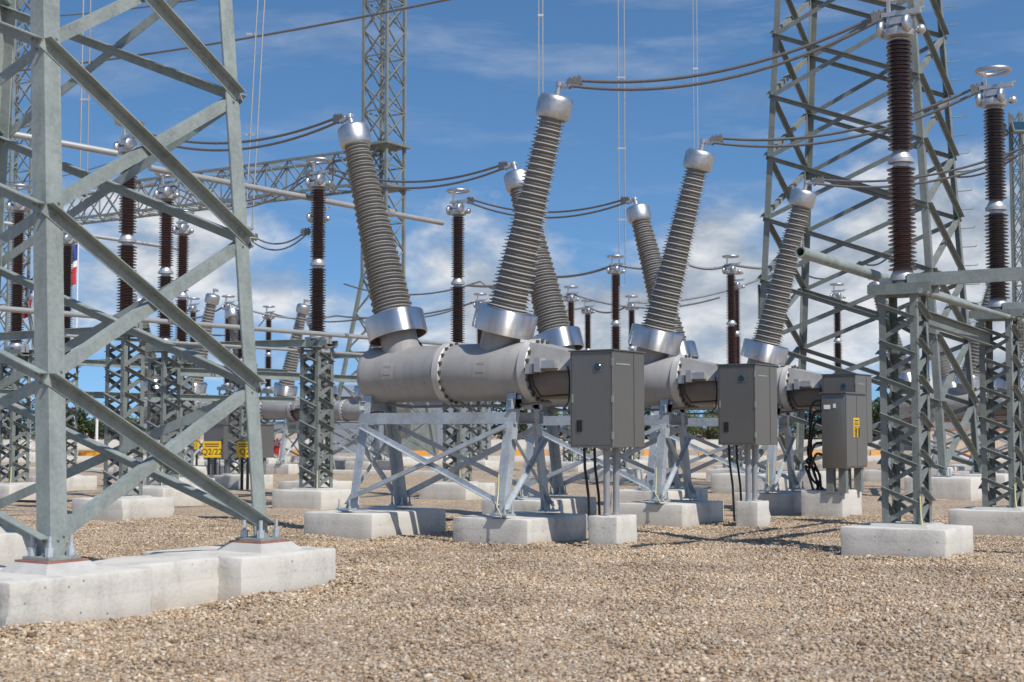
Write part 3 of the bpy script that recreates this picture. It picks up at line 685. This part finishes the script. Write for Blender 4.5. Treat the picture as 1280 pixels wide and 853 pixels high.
# ------------------------------------------------------------------ conductors
def cat_pts(p, q, sag, n=20):
    p = Vector(p); q = Vector(q)
    return [p.lerp(q, i/n) - Z*(sag*4*(i/n)*(1-i/n)) for i in range(n+1)]
def twin(p, q, sag, sep, label, r=.024, group='twin conductors', sp=True):
    p = Vector(p); q = Vector(q)
    root = empty('twin_conductor', p, label, 'conductor', group)
    for s in (0, 1):
        o = Vector(sep)*(s-.5)
        pts = [x + o - Vector(p) for x in cat_pts(p, q, sag*(1+.12*(1-s)))]
        MB().tube(pts, r, 8).build('wire', 'wire', root, 60)
    for c, sgn in ((Vector((0, 0, 0)), 1), (q-p, -1)):
        d = (q-p).normalized()*sgn
        m = MB().flat(c - d*.06, c + d*.16, (0, 0, 1), d.cross(Z), .12, .045)
        for k in range(3):
            e = c + d*(-.02+.07*k); m.lathe([(.0001, .085), (.018, .085), (.018, -.085), (.0001, -.085)], 8, Matrix.Translation(e))
        m.build('clamp', 'clamp', root)
    return root
def wire(p, q, sag, r, label, group='single overhead wires', mat='wire'):
    return tag(MB().tube(cat_pts(p, q, sag), r, 7).build('overhead_wire', mat, None, 60), label, 'wire', group)
def bush_top(i, sgn, u0=U0, v0=V1):
    s = 4.32; return Vector((u0+sgn*(.80+s*math.sin(LEAN)+.2), v0+DV*i, 2.48+s*math.cos(LEAN)-sgn*0))
HT = Vector((0, 0, 7.16))
oname = ('nearest', 'middle', 'third')
for i, L in enumerate((L1, L2, L3)):
    twin(bush_top(i, -1), Vector((L.x+.32, L.y, 7.16)), .32, (0, .04, .095), f'twin wires from the left bushing of the {oname[i]} front breaker')
for i, L in enumerate((R1, R2, R3)):
    twin(bush_top(i, 1), Vector((L.x-.2, L.y, 7.16)), .33, (0, .04, .095), f'twin wires from the right bushing of the {oname[i]} front breaker')
twin(Vector((L2.x-.2, L2.y, 7.16))*1, Vector((A1.x, A1.y, 7.16)), .55, (0, .05, .1), 'twin wires sagging from the terminal right of the foreground tower', .017)
twin(XY(312, 31, 5.85), Vector((L2.x-.3, L2.y, 5.9)), .25, (0, .05, .11), 'short twin wires low beside the right leg of the foreground tower', .018)
def vpair(px, pyb, d, label, dx=.1, topz=22, lean=0, r=.012):
    b = W(px, pyb, d); root = empty('dropper_wire', b, label, 'dropper wire', 'vertical dropper wires')
    for s in (-.5, .5):
        o = R0*(dx*s); MB().tube([o, o+Vector((lean*.3, 0, (topz-b.z)*.35)), o+Vector((lean, 0, topz-b.z))], r, 6).build('wire', 'tube', root, 60)
    for h in (0, 2.2, 4.6, 7.0):
        if h < topz-b.z: MB().flat(R0*(-dx*.7)+Z*h, R0*(dx*.7)+Z*h, Z, F0, .05, .03).build('spacer', 'alu', root)
    return root
vpair(778, 357, 47, 'pair of vertical dropper wires ending in a box between the bushings', .2, 26, 0, .02)
vpair(676, 142, 31, 'pair of vertical dropper wires above the nearest right bushing', .09, 22, 0, .012)
vpair(870, 192, 36, 'pair of vertical dropper wires above the middle right bushing', .1, 22, 0, .012)
vpair(104, 248, 31, 'pair of pale dropper wires seen inside the foreground tower', .16, 20, 0, .02)
vpair(311, 285, 33, 'pair of curved pale dropper wires right of the foreground tower', .16, 20, .9, .018)
vpair(683, 300, 48, 'thin dropper wires behind the nearest right bushing', .08, 12.5, -.3, .012)
wire(W(-40, 95, 60), W(600, -9, 46), .3, .045, 'long dark overhead wire rising to the right across the top left')
wire(W(-40, 24, 60), W(330, -16, 50), .3, .03, 'short overhead wire in the top left corner')
wire(W(-30, 228, 60), W(140, 203, 60), .3, .025, 'thin faint wire behind the nearest tower leg')
# far flexible connections between distant terminals
def far_wires(seq, label, r=.03, sag=.5):
    pts = []
    for a, b in zip(seq[:-1], seq[1:]):
        c = cat_pts(a, b, sag, 12); pts += c if not pts else c[1:]
    return tag(MB().tube(pts, r, 7).build('far_conductor', 'wire', None, 60), label, 'conductor', 'distant conductors')
def T(px, z=7.15): p = F[px]; return Vector((p.x, p.y, z))
far_wires([W(585, 357, 50), W(680, 346, 49), T(770), W(860, 331, 47), T(915), W(1010, 330, 48)], 'distant conductor strung across the tops of the columns in the gap', .045, .15)
far_wires([W(430, 355, 60), W(600, 352, 56), T(714), W(900, 372, 56)], 'distant conductor just below the first between the bushings', .035, .5)
far_wires([W(220, 394, 62), T(284), W(420, 395, 62), T(600), T(735), T(790), W(960, 345, 62)], 'farthest conductor running the whole width near the skyline', .04, .35)
far_wires([W(225, 402, 62), W(300, 415, 62), T(335), W(470, 395, 62), W(590, 378, 61)], 'low distant conductor left of the breakers', .035, .35)
far_wires([W(1010, 345, 50), W(1075, 327, 46), W(1120, 310, 44)], 'distant conductor passing through the tall right tower', .03, .3)
twin(W(1000, 228, 27.5)*1, W(1000.5, 228.5, 27.6), 0, (0, .04, .1), 'small spare clamp on the third right bushing') if False else None
twin(W(1188, 218, 40), W(1300, 168, 36), .3, (0, .05, .14), 'far twin wires crossing behind the right edge column', .028)

# ------------------------------------------------------------------ second banks of breakers far behind
def far_breaker(loc, label):
    r = copy_tree(brk); r.location = loc; r['label'] = label
    v = loc[1]; u = loc[0]
    footing((u-2.1, v-.88), (u-.76, v+1.0), 'concrete footing left under ' + label.replace('far breaker', 'the far breaker'))
    if v < 52: footing((u+.58, v-.72), (u+1.86, v+.95), 'concrete footing right under ' + label.replace('far breaker', 'the far breaker'))
    return r
for i, ds in enumerate(('far breaker seen through the foreground tower', 'far breaker right of the foreground tower leg', 'far breaker behind the nearest front breaker')):
    far_breaker((-38.3, 36.5+DV*i, 0), ds)
for i, ds in enumerate(('far breaker between the two right hand columns', 'far breaker beyond the right edge column', 'far breaker outermost on the right')):
    far_breaker((-13.3, 45.2+DV*i, 0), ds)
# Q2/22 boards on twin posts in front of the far left bank
def name_board(px, d, py, w, h, txt, label):
    p = W(px, py, d)
    root = empty('marker_board', (p.x, p.y, 0), label, 'sign', 'yellow marker boards', TH-.1)
    b = MB().box((-w/2, -.02, p.z-h/2), (w/2, .0, p.z+h/2)).build('board', 'yellow', root)
    MB().box((-w*.4, -.024, p.z+h*.30), (w*.4, -.0205, p.z+h*.36)).box((-w*.36, -.024, p.z+h*.17), (w*.36, -.0205, p.z+h*.22)).build('small_print', 'black', b)
    text_mesh('lettering', txt, h*.52, 'black', b, (0, -.022, p.z-h*.16), (math.pi/2, 0, 0))
    for x in (-w*.18, w*.18): MB().box((x-.035, .002, 0), (x+.035, .06, p.z+h*.3)).build('post', 'black', root)
name_board(265, 44, 562, .58, .50, 'Q2/22', 'large yellow Q2/22 board on two black posts inside the foreground tower')
name_board(306, 39, 562, .44, .43, 'Q2', 'yellow board partly hidden by the right tower leg')
name_board(243, 56, 555, .5, .40, 'Q2', 'small yellow board farthest left inside the foreground tower')
for px, d, ds in ((277, 45.5, 'behind the large yellow board'), (323, 48.5, 'behind the board at the right tower leg')):
    p = XY(px, d); r = empty('control_box', (p.x, p.y, 0), 'grey steel control box ' + ds, 'control box', 'far control boxes')
    b = bevel_box('box_body', (-.45, -.32, .72), (.45, .32, 1.82), 'cabinet', r, .012, 1)
    MB().box((-.48, -.36, 1.821), (.48, .36, 1.85)).build('box_roof', 'cabinet', b)
    MB().box((.34, -.335, 1.2), (.38, -.3205, 1.36)).build('handle', 'black', b)
    for x in (-.3, .3): MB().box((x-.05, -.05, .0), (x+.05, .05, .718)).build('leg', 'steel_dark', r)

# ------------------------------------------------------------------ right lattice tower and far gantry
tB = lattice_tower('lattice_tower', -15.2, -10.1, 35.0, 38.2, 15.0, .055, .022, 'tall lattice tower standing behind the right hand columns', [.68, 2.3, 3.95, 5.6, 7.25, 8.9, 10.55, 12.2, 13.8, 15.0], .17, .12, 'steel_dark')
st = MB()
for k in range(26):
    z = 1.5+.5*k; h = z-.56
    x, y = -10.1-.055*h, 38.2-.022*h
    st.tube([(x-.02, y-.02, z), (x+.34, y+.02, z), (x+.36, y+.02, z+.04)], .014, 5)
sb = st.build('step_bolts', 'steel', tB); sb.location = -Vector(tB.location)
pl = MB().box((-15.2+.05*4.6-.03, 35.07, 4.6), (-15.2+.05*4.6-.012, 35.22, 5.5)); q = pl.build('number_plate', 'steel_dark', tB); q.location = -Vector(tB.location)
for x in (-15.2, -10.1):
    for y in (35.0, 38.2):
        w_ = ('left' if x < -12 else 'right') + (' near' if y < 36 else ' far')
        footing((x-.8, y-.75), (x+.8, y+.75), f'concrete footing under the {w_} foot of the tall right tower', 'concrete footings', .50)

def box_truss(m, p, q, wa, wb, a, b, bay, r=.05, rb=.03):
    """square lattice boom p->q with half sizes wa,wb along a,b"""
    p = Vector(p); q = Vector(q); a = Vector(a); b = Vector(b); n = max(2, int((q-p).length/bay))
    cs = [(a*sa*wa + b*sb*wb) for sa, sb in ((-1,-1),(1,-1),(1,1),(-1,1))]
    for c in cs: m.flat(p+c, q+c, a, b, r*2, r*2)
    for k in range(4):
        c0, c1 = cs[k], cs[(k+1) % 4]
        for i in range(n):
            s0, s1 = p.lerp(q, i/n), p.lerp(q, (i+1)/n)
            e = (s0+c0, s1+c1) if i % 2 else (s0+c1, s1+c0)
            m.tube([e[0], e[1]], rb, 4, False); 
            e2 = (s0+c1, s1+c0) if i % 2 else (s0+c0, s1+c1)
            m.tube([e2[0], e2[1]], rb, 4, False)
            if i % 2 == 0: m.tube([s0+c0, s0+c1], rb, 4, False)
    return m
def mast(p, ztop, zk, wtop, wbot, label, desc_foot):
    root = empty('lattice_mast', (p.x, p.y, 0), label, 'lattice mast', 'gantry masts')
    m = box_truss(MB(), (0, 0, zk), (0, 0, ztop), wtop, wtop, (1, 0, 0), (0, 1, 0), 1.35, .07, .045); m.build('shaft', 'steel_dark', root)
    # splayed foot part
    f = MB(); cs = [(-1,-1),(1,-1),(1,1),(-1,1)]; nb = 5
    def Pq(k, t): s = wbot+(wtop-wbot)*t; return Vector((cs[k % 4][0]*s, cs[k % 4][1]*s, .4+(zk-.4)*t))
    for k in range(4):
        f.flat(Pq(k, 0), Pq(k, 1), (1, 0, 0), (0, 1, 0), .16, .16)
        for i in range(nb):
            f.tube([Pq(k, i/nb), Pq(k+1, (i+1)/nb)], .045, 4, False); f.tube([Pq(k+1, i/nb), Pq(k, (i+1)/nb)], .045, 4, False)
    f.build('splayed_base', 'steel_dark', root)
    footing((p.x-wbot-.6, p.y-wbot-.6), (p.x+wbot+.6, p.y+wbot+.6), desc_foot)
    return root
G1 = XY(478, 70); G2 = Vector((G1.x-28.5, G1.y, 0))
mast(G1, 34, 9.2, .72, 1.9, 'tall lattice mast behind the leaning left bushing', 'wide concrete footing under the tall mast behind the left bushing')
mast(G2, 34, 9.2, .72, 1.9, 'lattice mast behind the nearest leg of the foreground tower', 'wide concrete footing under the mast behind the nearest tower leg')
bm_ = box_truss(MB(), (G1.x-.8, G1.y, 14.7), (G2.x+.8, G1.y, 14.7), .85, .8, (0, 0, 1), (0, 1, 0), 1.5, .06, .04)
tag(bm_.build('gantry_beam', 'steel_dark', None), 'long lattice gantry beam spanning left from the tall mast', 'gantry beam')
for z, w in ((13.6, 'lower'), (15.7, 'upper')):
    m = MB().box((G1.x-.98, G1.y-.98, z), (G1.x+.98, G1.y+.98, z+.12))
    tag(m.build('bracket_frame', 'steel_dark', None), w + ' flat bracket frame where the gantry beam meets the mast', 'bracket', 'mast bracket frames')

# floodlight pole at right edge
p = XY(1277, 38); fl = empty('floodlight_mast', (p.x, p.y, 0), 'slim lattice floodlight mast at the right edge', 'floodlight mast')
box_truss(MB(), (0, 0, .3), (0, 0, 10.2), .13, .13, (1, 0, 0), (0, 1, 0), .5, .025, .014).build('shaft', 'steel_dark', fl)
for s in (-1, 1):
    hb = bevel_box('floodlight', (-.22, -.07, -.2), (.22, .07, .2), 'steel_dark', fl, .02, 1); hb.location = (s*.28-.12, -.2, 9.75); hb.rotation_euler = (rad(-35), 0, rad(30))
    MB().box((-.18, -.076, -.16), (.18, -.071, .16)).build('lens', 'glass', hb)

# ------------------------------------------------------------------ background: trench, barriers, buildings, flags, trees
def far_strip(px0, y0, px1, y1, w, h, name, mat, label, cat, group=None):
    d0 = CAMH*FPX/(y0-540); d1 = CAMH*FPX/(y1-540); a = XY(px0, d0); b = XY(px1, d1)
    dr = (b-a).normalized(); n = Vector((-dr.y, dr.x, 0))
    o = MB().prof(a+Z*(-.2), b+Z*(-.2), n, Z, [(0, 0), (w, 0), (w, h+.2), (0, h+.2)]).build(name, mat, None)
    return tag(o, label, cat, group)
far_strip(-60, 588, 560, 594, 1.2, .13, 'cable_trench', 'concrete', 'long pale concrete cable trench cover across the left middle distance', 'cable trench')
far_strip(690, 600, 1340, 592, 1.2, .15, 'cable_trench', 'concrete', 'pale concrete cable trench cover across the right middle distance', 'cable trench')
far_strip(-60, 578, 1340, 577, 1.5, .30, 'concrete_kerb', 'concrete', 'long low concrete kerb wall behind the yard', 'kerb')
k = 0
opx = [(100, 128), (203, 216), (240, 252), (330, 338), (366, 376), (512, 536), (548, 558), (640, 652), (672, 684), (803, 838), (872, 892), (1012, 1032), (1086, 1100), (1162, 1188), (1196, 1232)]
onm = ['farthest left', 'inside the foreground tower left', 'inside the foreground tower right', 'beside the right tower leg', 'left of the second column', 'below the nearest tank left', 'below the nearest tank right', 'left of the nearest right legs', 'right of the nearest right legs', 'below the middle tank left', 'below the middle tank right', 'left of the control cubicle', 'right of the control cubicle', 'between the right columns left', 'between the right columns right']
for (a, b), nm in zip(opx, onm):
    d = 88; pa, pb = XY(a, d), XY(b, d); c = (pa+pb)/2; L = (pb-pa).length
    r = MB().frustum((-L/2, -.25), (L/2, .25), 0, (-L/2+.05, -.10), (L/2-.05, .10), .42)
    o = r.build('safety_barrier', 'orange', None, None, (c.x, c.y, .02)); o.rotation_euler.z = TH
    tag(o, 'orange safety barrier section far off, ' + nm, 'barrier', 'orange safety barriers')
# grey shed
pa, pb = XY(415, 108), XY(612, 108); c = (pa+pb)/2; L = (pb-pa).length
sh = empty('storage_shed', (c.x, c.y, 0), 'long low grey metal shed behind the nearest breaker', 'shed', None, TH)
wl = MB()
n = 60
wl.box((-L/2, 0, 0), (L/2, 8, 4.2))
for i in range(n): x = -L/2+L*(i+.5)/n; wl.box((x-.03, -.035, .05), (x+.03, -.001, 4.15))
wl.build('wall', 'greywall', sh)
MB().add([(-L/2-.4, -.5, 4.25), (L/2+.4, -.5, 4.25), (L/2+.4, 8.5, 4.25), (-L/2-.4, 8.5, 4.25), (-L/2-.4, 4, 5.3), (L/2+.4, 4, 5.3)], [(0,1,5,4), (2,3,4,5), (0,4,3), (1,2,5), (0,3,2,1)]).build('roof', 'greywall', sh)
MB().box((-2, -.05, 0), (2, -.036, 3.2)).build('door', 'steel_dark', sh)
pa, pb = XY(1150, 120), XY(1275, 120); c = (pa+pb)/2; L = (pb-pa).length
o = empty('brick_building', (c.x, c.y, 0), 'low terracotta and beige building far behind the right columns', 'building', None, TH)
MB().box((-L/2, 0, 0), (L/2, 6, 1.7)).build('lower_wall', 'beige', o); MB().box((-L/2, -.05, 1.71), (L/2, 6.05, 2.9)).build('upper_wall', 'terracotta', o); MB().box((-L/2-.3, -.4, 2.91), (L/2+.3, 6.4, 3.1)).build('roof', 'greywall', o)
# perimeter wall
a, b = XY(-200, 128), XY(1480, 128); dr = (b-a).normalized(); n = Vector((-dr.y, dr.x, 0))
tag(MB().prof(a, b, n, Z, [(0, 0), (.2, 0), (.2, .9), (0, .9)]).build('perimeter_wall', 'concrete', None), 'low pale perimeter wall in front of the trees', 'wall')
# flags
def flag(px, d, pyt, label):
    t = W(px, pyt, d); r = empty('flagpole', (t.x, t.y, 0), label, 'flagpole', 'flagpoles')
    MB().tube([(0, 0, 0), (0, 0, t.z)], [.06, .035], 10).ball((0, 0, t.z), .07).build('pole', 'white', r, 50)
    f = None
    # limp cloth: blue, white and red bands hanging in folds from the hoist
    H = 2.3; nz, nx = 16, 8
    for nm, mt, z0, z1 in (('blue_cloth', 'flagblue', 0, .40), ('white_cloth', 'white', .40, .56), ('red_cloth', 'flagred', .56, 1.0)):
        m = MB(); vs = []
        for i in range(nz+1):
            q = z0+(z1-z0)*i/nz
            for j in range(nx+1):
                s = j/nx; wd = .55-.10*math.sin(q*4)
                vs.append((-.05-wd*s+.05*math.sin(q*6), .10*math.sin(s*9+q*3)*(s+.1), t.z-.12-q*H-.25*s))
        m.add(vs, [(i*(nx+1)+j, i*(nx+1)+j+1, (i+1)*(nx+1)+j+1, (i+1)*(nx+1)+j) for i in range(nz) for j in range(nx)])
        m.build(nm, mt, r, 80)
    for ch in r.children: pass
    r.rotation_euler.z = TH
flag(98, 80, 302, 'white flagpole with a limp blue white and red flag behind the nearest tower leg')
flag(42, 86, 345, 'second flagpole with a limp flag near the left edge')
tube_thing('utility_pole', [XY(122, 95, 0), XY(122, 95, 3.0)], .09, 'plain white pole far off inside the foreground tower', 'pole', 'white')
for pts, ds in (([(-60, 33), (60, 32.6), (150, 33.4), (250, 32.5)], 'thin black hose lying on the gravel inside the foreground tower'), ([(440, 25.2), (505, 25.6), (570, 25.0), (640, 25.7)], 'black strip standing in for a shadow line behind the nearest breaker legs'), ([(300, 35), (360, 35.4), (440, 34.6)], 'short black hose on the gravel right of the foreground tower leg')):
    pp = [XY(a, d) for a, d in pts]; pp = [Vector((p.x, p.y, gz(p.x, p.y)+.03)) for p in pp]
    tube_thing('ground_line', smooth_pts(pp, 8), .03, ds, 'hose', 'cable', 'hoses on the gravel')  # second strip draws a shadow line on the gravel as a black tube
# red wheeled extinguisher
p = XY(347, 66); r = empty('fire_extinguisher', (p.x, p.y, 0), 'red wheeled fire extinguisher low behind the second column', 'fire extinguisher')
MB().lathe([(.0001, .25), (.16, .27), (.2, .34), (.2, 1.02), (.14, 1.14), (.06, 1.18), (.05, 1.28), (.0001, 1.28)], 18).build('cylinder', 'red', r, 40)
for s in (-1, 1): MB().lathe([(.0001, -.04), (.2, -.04), (.2, .04), (.0001, .04)], 18, Matrix.Translation((s*.27, 0, .2)) @ Matrix.Rotation(math.pi/2, 4, 'Y')).build('wheel', 'black', r, 40)
MB().tube([(-.2, .12, .2), (-.2, .24, 1.3), (.2, .24, 1.3), (.2, .12, .2)], .02, 6).tube([(0, 0, 1.25), (.2, -.1, 1.2), (.26, -.1, .7)], .02, 6).build('handle', 'black', r, 60)

def tree_proto(name, H, Rr, mat, nleaf, seed):
    rng = random.Random(seed); root = empty(name, (0, 0, 0))
    t = MB().tube([(0, 0, -.1), (.1, .05, H*.25), (.05, .1, H*.5), (.15, 0, H*.75)], [H*.04, H*.032, H*.024, H*.01], 8)
    cl = []
    for k in range(9):
        a = rng.uniform(0, 6.28); z = H*rng.uniform(.3, .9); rr = Rr*rng.uniform(.25, .8)*(1.15-abs(z/H-.55))
        c = Vector((math.cos(a)*rr, math.sin(a)*rr, z)); cl.append((c, Rr*rng.uniform(.35, .55)))
        t.tube([(.05, .05, H*.3), tuple(Vector((.05, .05, H*.4)).lerp(c, .5)), tuple(c)], [H*.016, H*.01, H*.004], 6)
    t.build('trunk', 'bark', root, 60)
    m = MB()
    for i in range(nleaf):
        c, r = rng.choice(cl)
        d = Vector((rng.gauss(0, 1), rng.gauss(0, 1), rng.gauss(0, .8))).normalized()*r*(rng.random()**.4)
        p = c+d; s = H*rng.uniform(.018, .04)
        a = Vector((rng.gauss(0, 1), rng.gauss(0, 1), rng.gauss(0, 1))).normalized(); b = a.orthogonal().normalized()
        m.add([p-a*s, p+b*s*.5, p+a*s, p-b*s*.5], [(0, 1, 2, 3)])
    m.build('crown', mat, root)
    return root
tp = [tree_proto('broadleaf_tree', 6.0, 3.2, 'leaf', 2600, 1), tree_proto('broadleaf_tree', 5.0, 3.4, 'leaf2', 2600, 2)]
used = [False, False]
tl = [(12, 'at the far left edge', 0), (70, 'behind the nearest tower leg', 1), (118, 'between the tower leg and first column', 0), (150, 'behind the first column in the tower', 1), (212, 'behind the second column in the tower', 0), (640, 'behind the nearest right legs', 0), (668, 'left of the nearest cabinet', 1), (716, 'behind the nearest cabinet', 0), (760, 'below the right side of the nearest cabinet', 0), (808, 'left under the middle tank', 0), (846, 'under the middle tank', 0), (884, 'under the middle mechanism', 1), (920, 'behind the middle cabinet', 0), (960, 'right of the middle cabinet', 0), (1006, 'left of the control cubicle', 1), (1048, 'behind the control cubicle', 0), (1094, 'right of the control cubicle', 1), (1135, 'behind the nearest right column', 0), (1268, 'at the far right edge', 0)]
for px, ds, kk in tl:
    d = 135+random.uniform(-4, 12); p = XY(px, d)
    t = tp[kk] if not used[kk] else copy_tree(tp[kk]); used[kk] = True
    t.location = (p.x, p.y, 0); t.rotation_euler.z = random.uniform(0, 6.28); s = random.uniform(.72, 1.0); t.scale = (s*1.25, s*1.25, s*.85)
    tag(t, ('dark' if kk == 0 else 'light') + ' green tree far off ' + ds, 'tree', 'trees beyond the yard')
# far low hills
hm = MB(); vs = []; N = 90
for i in range(N+1):
    px = -900+3080*i/N; d = 1500; p = XY(px, d); h = 9+7*math.sin(i*.21)+4*math.sin(i*.63+1)+2.5*math.sin(i*1.7)
    q = XY(px, d+500); vs += [(p.x, p.y, -2), (p.x+F0.x*120, p.y+F0.y*120, max(3, h)), (q.x, q.y, max(3, h)*1.3)]
hm.add(vs, [f for i in range(N) for f in ((3*i, 3*i+3, 3*i+4, 3*i+1), (3*i+1, 3*i+4, 3*i+5, 3*i+2))])
M['hill'] = paint('hill_scrub', (.07, .085, .05), .9, 0, .3, .02)
tag(hm.build('hills', 'hill', None, 60), None, None, None, 'structure')

# ------------------------------------------------------------------ light, sky, camera
SUN_AZ = math.atan2(.93, -.365); SUN_EL = rad(50)
wld = bpy.data.worlds.new('World'); S.world = wld; wld.use_nodes = True
t = wld.node_tree; bg = t.nodes['Background']
sky = t.nodes.new('ShaderNodeTexSky'); sky.sky_type = 'NISHITA'; sky.sun_disc = False; sky.sun_elevation = SUN_EL; sky.sun_rotation = SUN_AZ
sky.air_density = 1.0; sky.dust_density = .25; sky.ozone_density = 2.5; sky.altitude = 0
tc = t.nodes.new('ShaderNodeTexCoord')
sepd = t.nodes.new('ShaderNodeSeparateXYZ'); lk(t, tc.outputs['Generated'], sepd.inputs[0])
def mth(op, a, b=None, c=None, clamp=False):
    n = t.nodes.new('ShaderNodeMath'); n.operation = op; n.use_clamp = clamp
    for i, v in enumerate((a, b, c)):
        if v is None: continue
        if isinstance(v, (int, float)): n.inputs[i].default_value = v
        else: lk(t, v, n.inputs[i])
    return n.outputs[0]
cb3 = t.nodes.new('ShaderNodeCombineXYZ'); lk(t, sepd.outputs[0], cb3.inputs[0]); lk(t, sepd.outputs[1], cb3.inputs[1])
lk(t, mth('MULTIPLY_ADD', sepd.outputs[2], 1.15, .16), cb3.inputs[2]); lk(t, cb3.outputs[0], sky.inputs['Vector'])
def sky_noise(scale, loc, detail, rough, rot=(0, 0, 0), dist=0):
    mp = t.nodes.new('ShaderNodeMapping'); mp.inputs['Scale'].default_value = scale; mp.inputs['Location'].default_value = loc; mp.inputs['Rotation'].default_value = rot
    lk(t, tc.outputs['Generated'], mp.inputs[0]); n = noise(t, 1.0, detail, rough, mp.outputs[0]); n.inputs['Distortion'].default_value = dist
    return n.outputs[0]
z_ = sepd.outputs[2]; CLX, CLY = 4*2.37, 4*1.31+16
n1 = sky_noise((6.5, 6.5, 13.0), (CLX, CLY, .4), 12, .57, (0, 0, 0), .15)
n1b = sky_noise((6.5, 6.5, 13.0), (CLX, CLY, .4-.16), 5, .5, (0, 0, 0), .15)       # the same field looked up a little higher: the sunlit tops
n2 = sky_noise((3.2, 3.2, 17.0), (8.1, 4.2, 1.3), 8, .62, (.14, .1, 0), .4)
covr = ramp(t, z_, [(0, (.50,)*3), (.05, (.655,)*3), (.11, (.67,)*3), (.16, (.555,)*3), (.21, (.38,)*3), (.30, (.22,)*3)]).outputs[0]
side = mth('ADD', mth('MULTIPLY', sepd.outputs[0], R0.x), mth('MULTIPLY', sepd.outputs[1], R0.y))
den = mth('ADD', mth('SUBTRACT', n1, .5), mth('MULTIPLY_ADD', side, .13, mth('SUBTRACT', covr, .012)))
mask = mth('MULTIPLY', mth('SUBTRACT', den, .535), 6.0, None, True)
wisp = mth('MULTIPLY', mth('SUBTRACT', n2, .50), 1.6, None, True)
msk = mth('MAXIMUM', mask, wisp)
lit = mth('MULTIPLY_ADD', mth('SUBTRACT', n1, n1b), 5.5, .58, True)
crp = ramp(t, lit, [(0, (3.3, 3.95, 4.9)), (.45, (5.3, 5.9, 6.7)), (1, (9.3, 9.5, 9.7))])
hs = t.nodes.new('ShaderNodeHueSaturation'); hs.inputs['Saturation'].default_value = 1.14; hs.inputs['Value'].default_value = 1.62; tint = t.nodes.new('ShaderNodeMix'); tint.data_type = 'RGBA'; tint.blend_type = 'MULTIPLY'; tint.inputs[0].default_value = 1; tint.inputs[7].default_value = (.92, .985, 1.0, 1)
lk(t, sky.outputs[0], tint.inputs[6]); lk(t, tint.outputs[2], hs.inputs['Color'])
mx = t.nodes.new('ShaderNodeMix'); mx.data_type = 'RGBA'
lk(t, mth('MULTIPLY', msk, .95), mx.inputs[0]); lk(t, hs.outputs[0], mx.inputs[6]); lk(t, crp.outputs[0], mx.inputs[7])
lk(t, mx.outputs[2], bg.inputs[0]); bg.inputs[1].default_value = .1
sl = bpy.data.lights.new('Sun', 'SUN'); sl.energy = 4.8; sl.angle = rad(.53); sl.color = (1, .955, .89)
so = bpy.data.objects.new('sun_lamp', sl); COL.objects.link(so)
sd = Vector((math.sin(SUN_AZ)*math.cos(SUN_EL), math.cos(SUN_AZ)*math.cos(SUN_EL), math.sin(SUN_EL)))
so.rotation_euler = sd.to_track_quat('Z', 'Y').to_euler(); so.location = (0, 0, 50)
cam = bpy.data.cameras.new('Camera'); co = bpy.data.objects.new('camera', cam); COL.objects.link(co); S.camera = co
cam.sensor_width = 36; cam.lens = 36*FPX/1280; cam.clip_start = .1; cam.clip_end = 6000
co.location = CAM; co.rotation_euler = (math.pi/2+TILT, 0, TH)
cam.dof.use_dof = True; cam.dof.focus_distance = 20.5; cam.dof.aperture_fstop = 2.8
S.view_settings.view_transform = 'Standard'; S.view_settings.look = 'None'; S.view_settings.gamma = 1; S.view_settings.exposure = -.18
S.render.engine = 'CYCLES'; S.cycles.use_denoising = True; S.cycles.max_bounces = 6
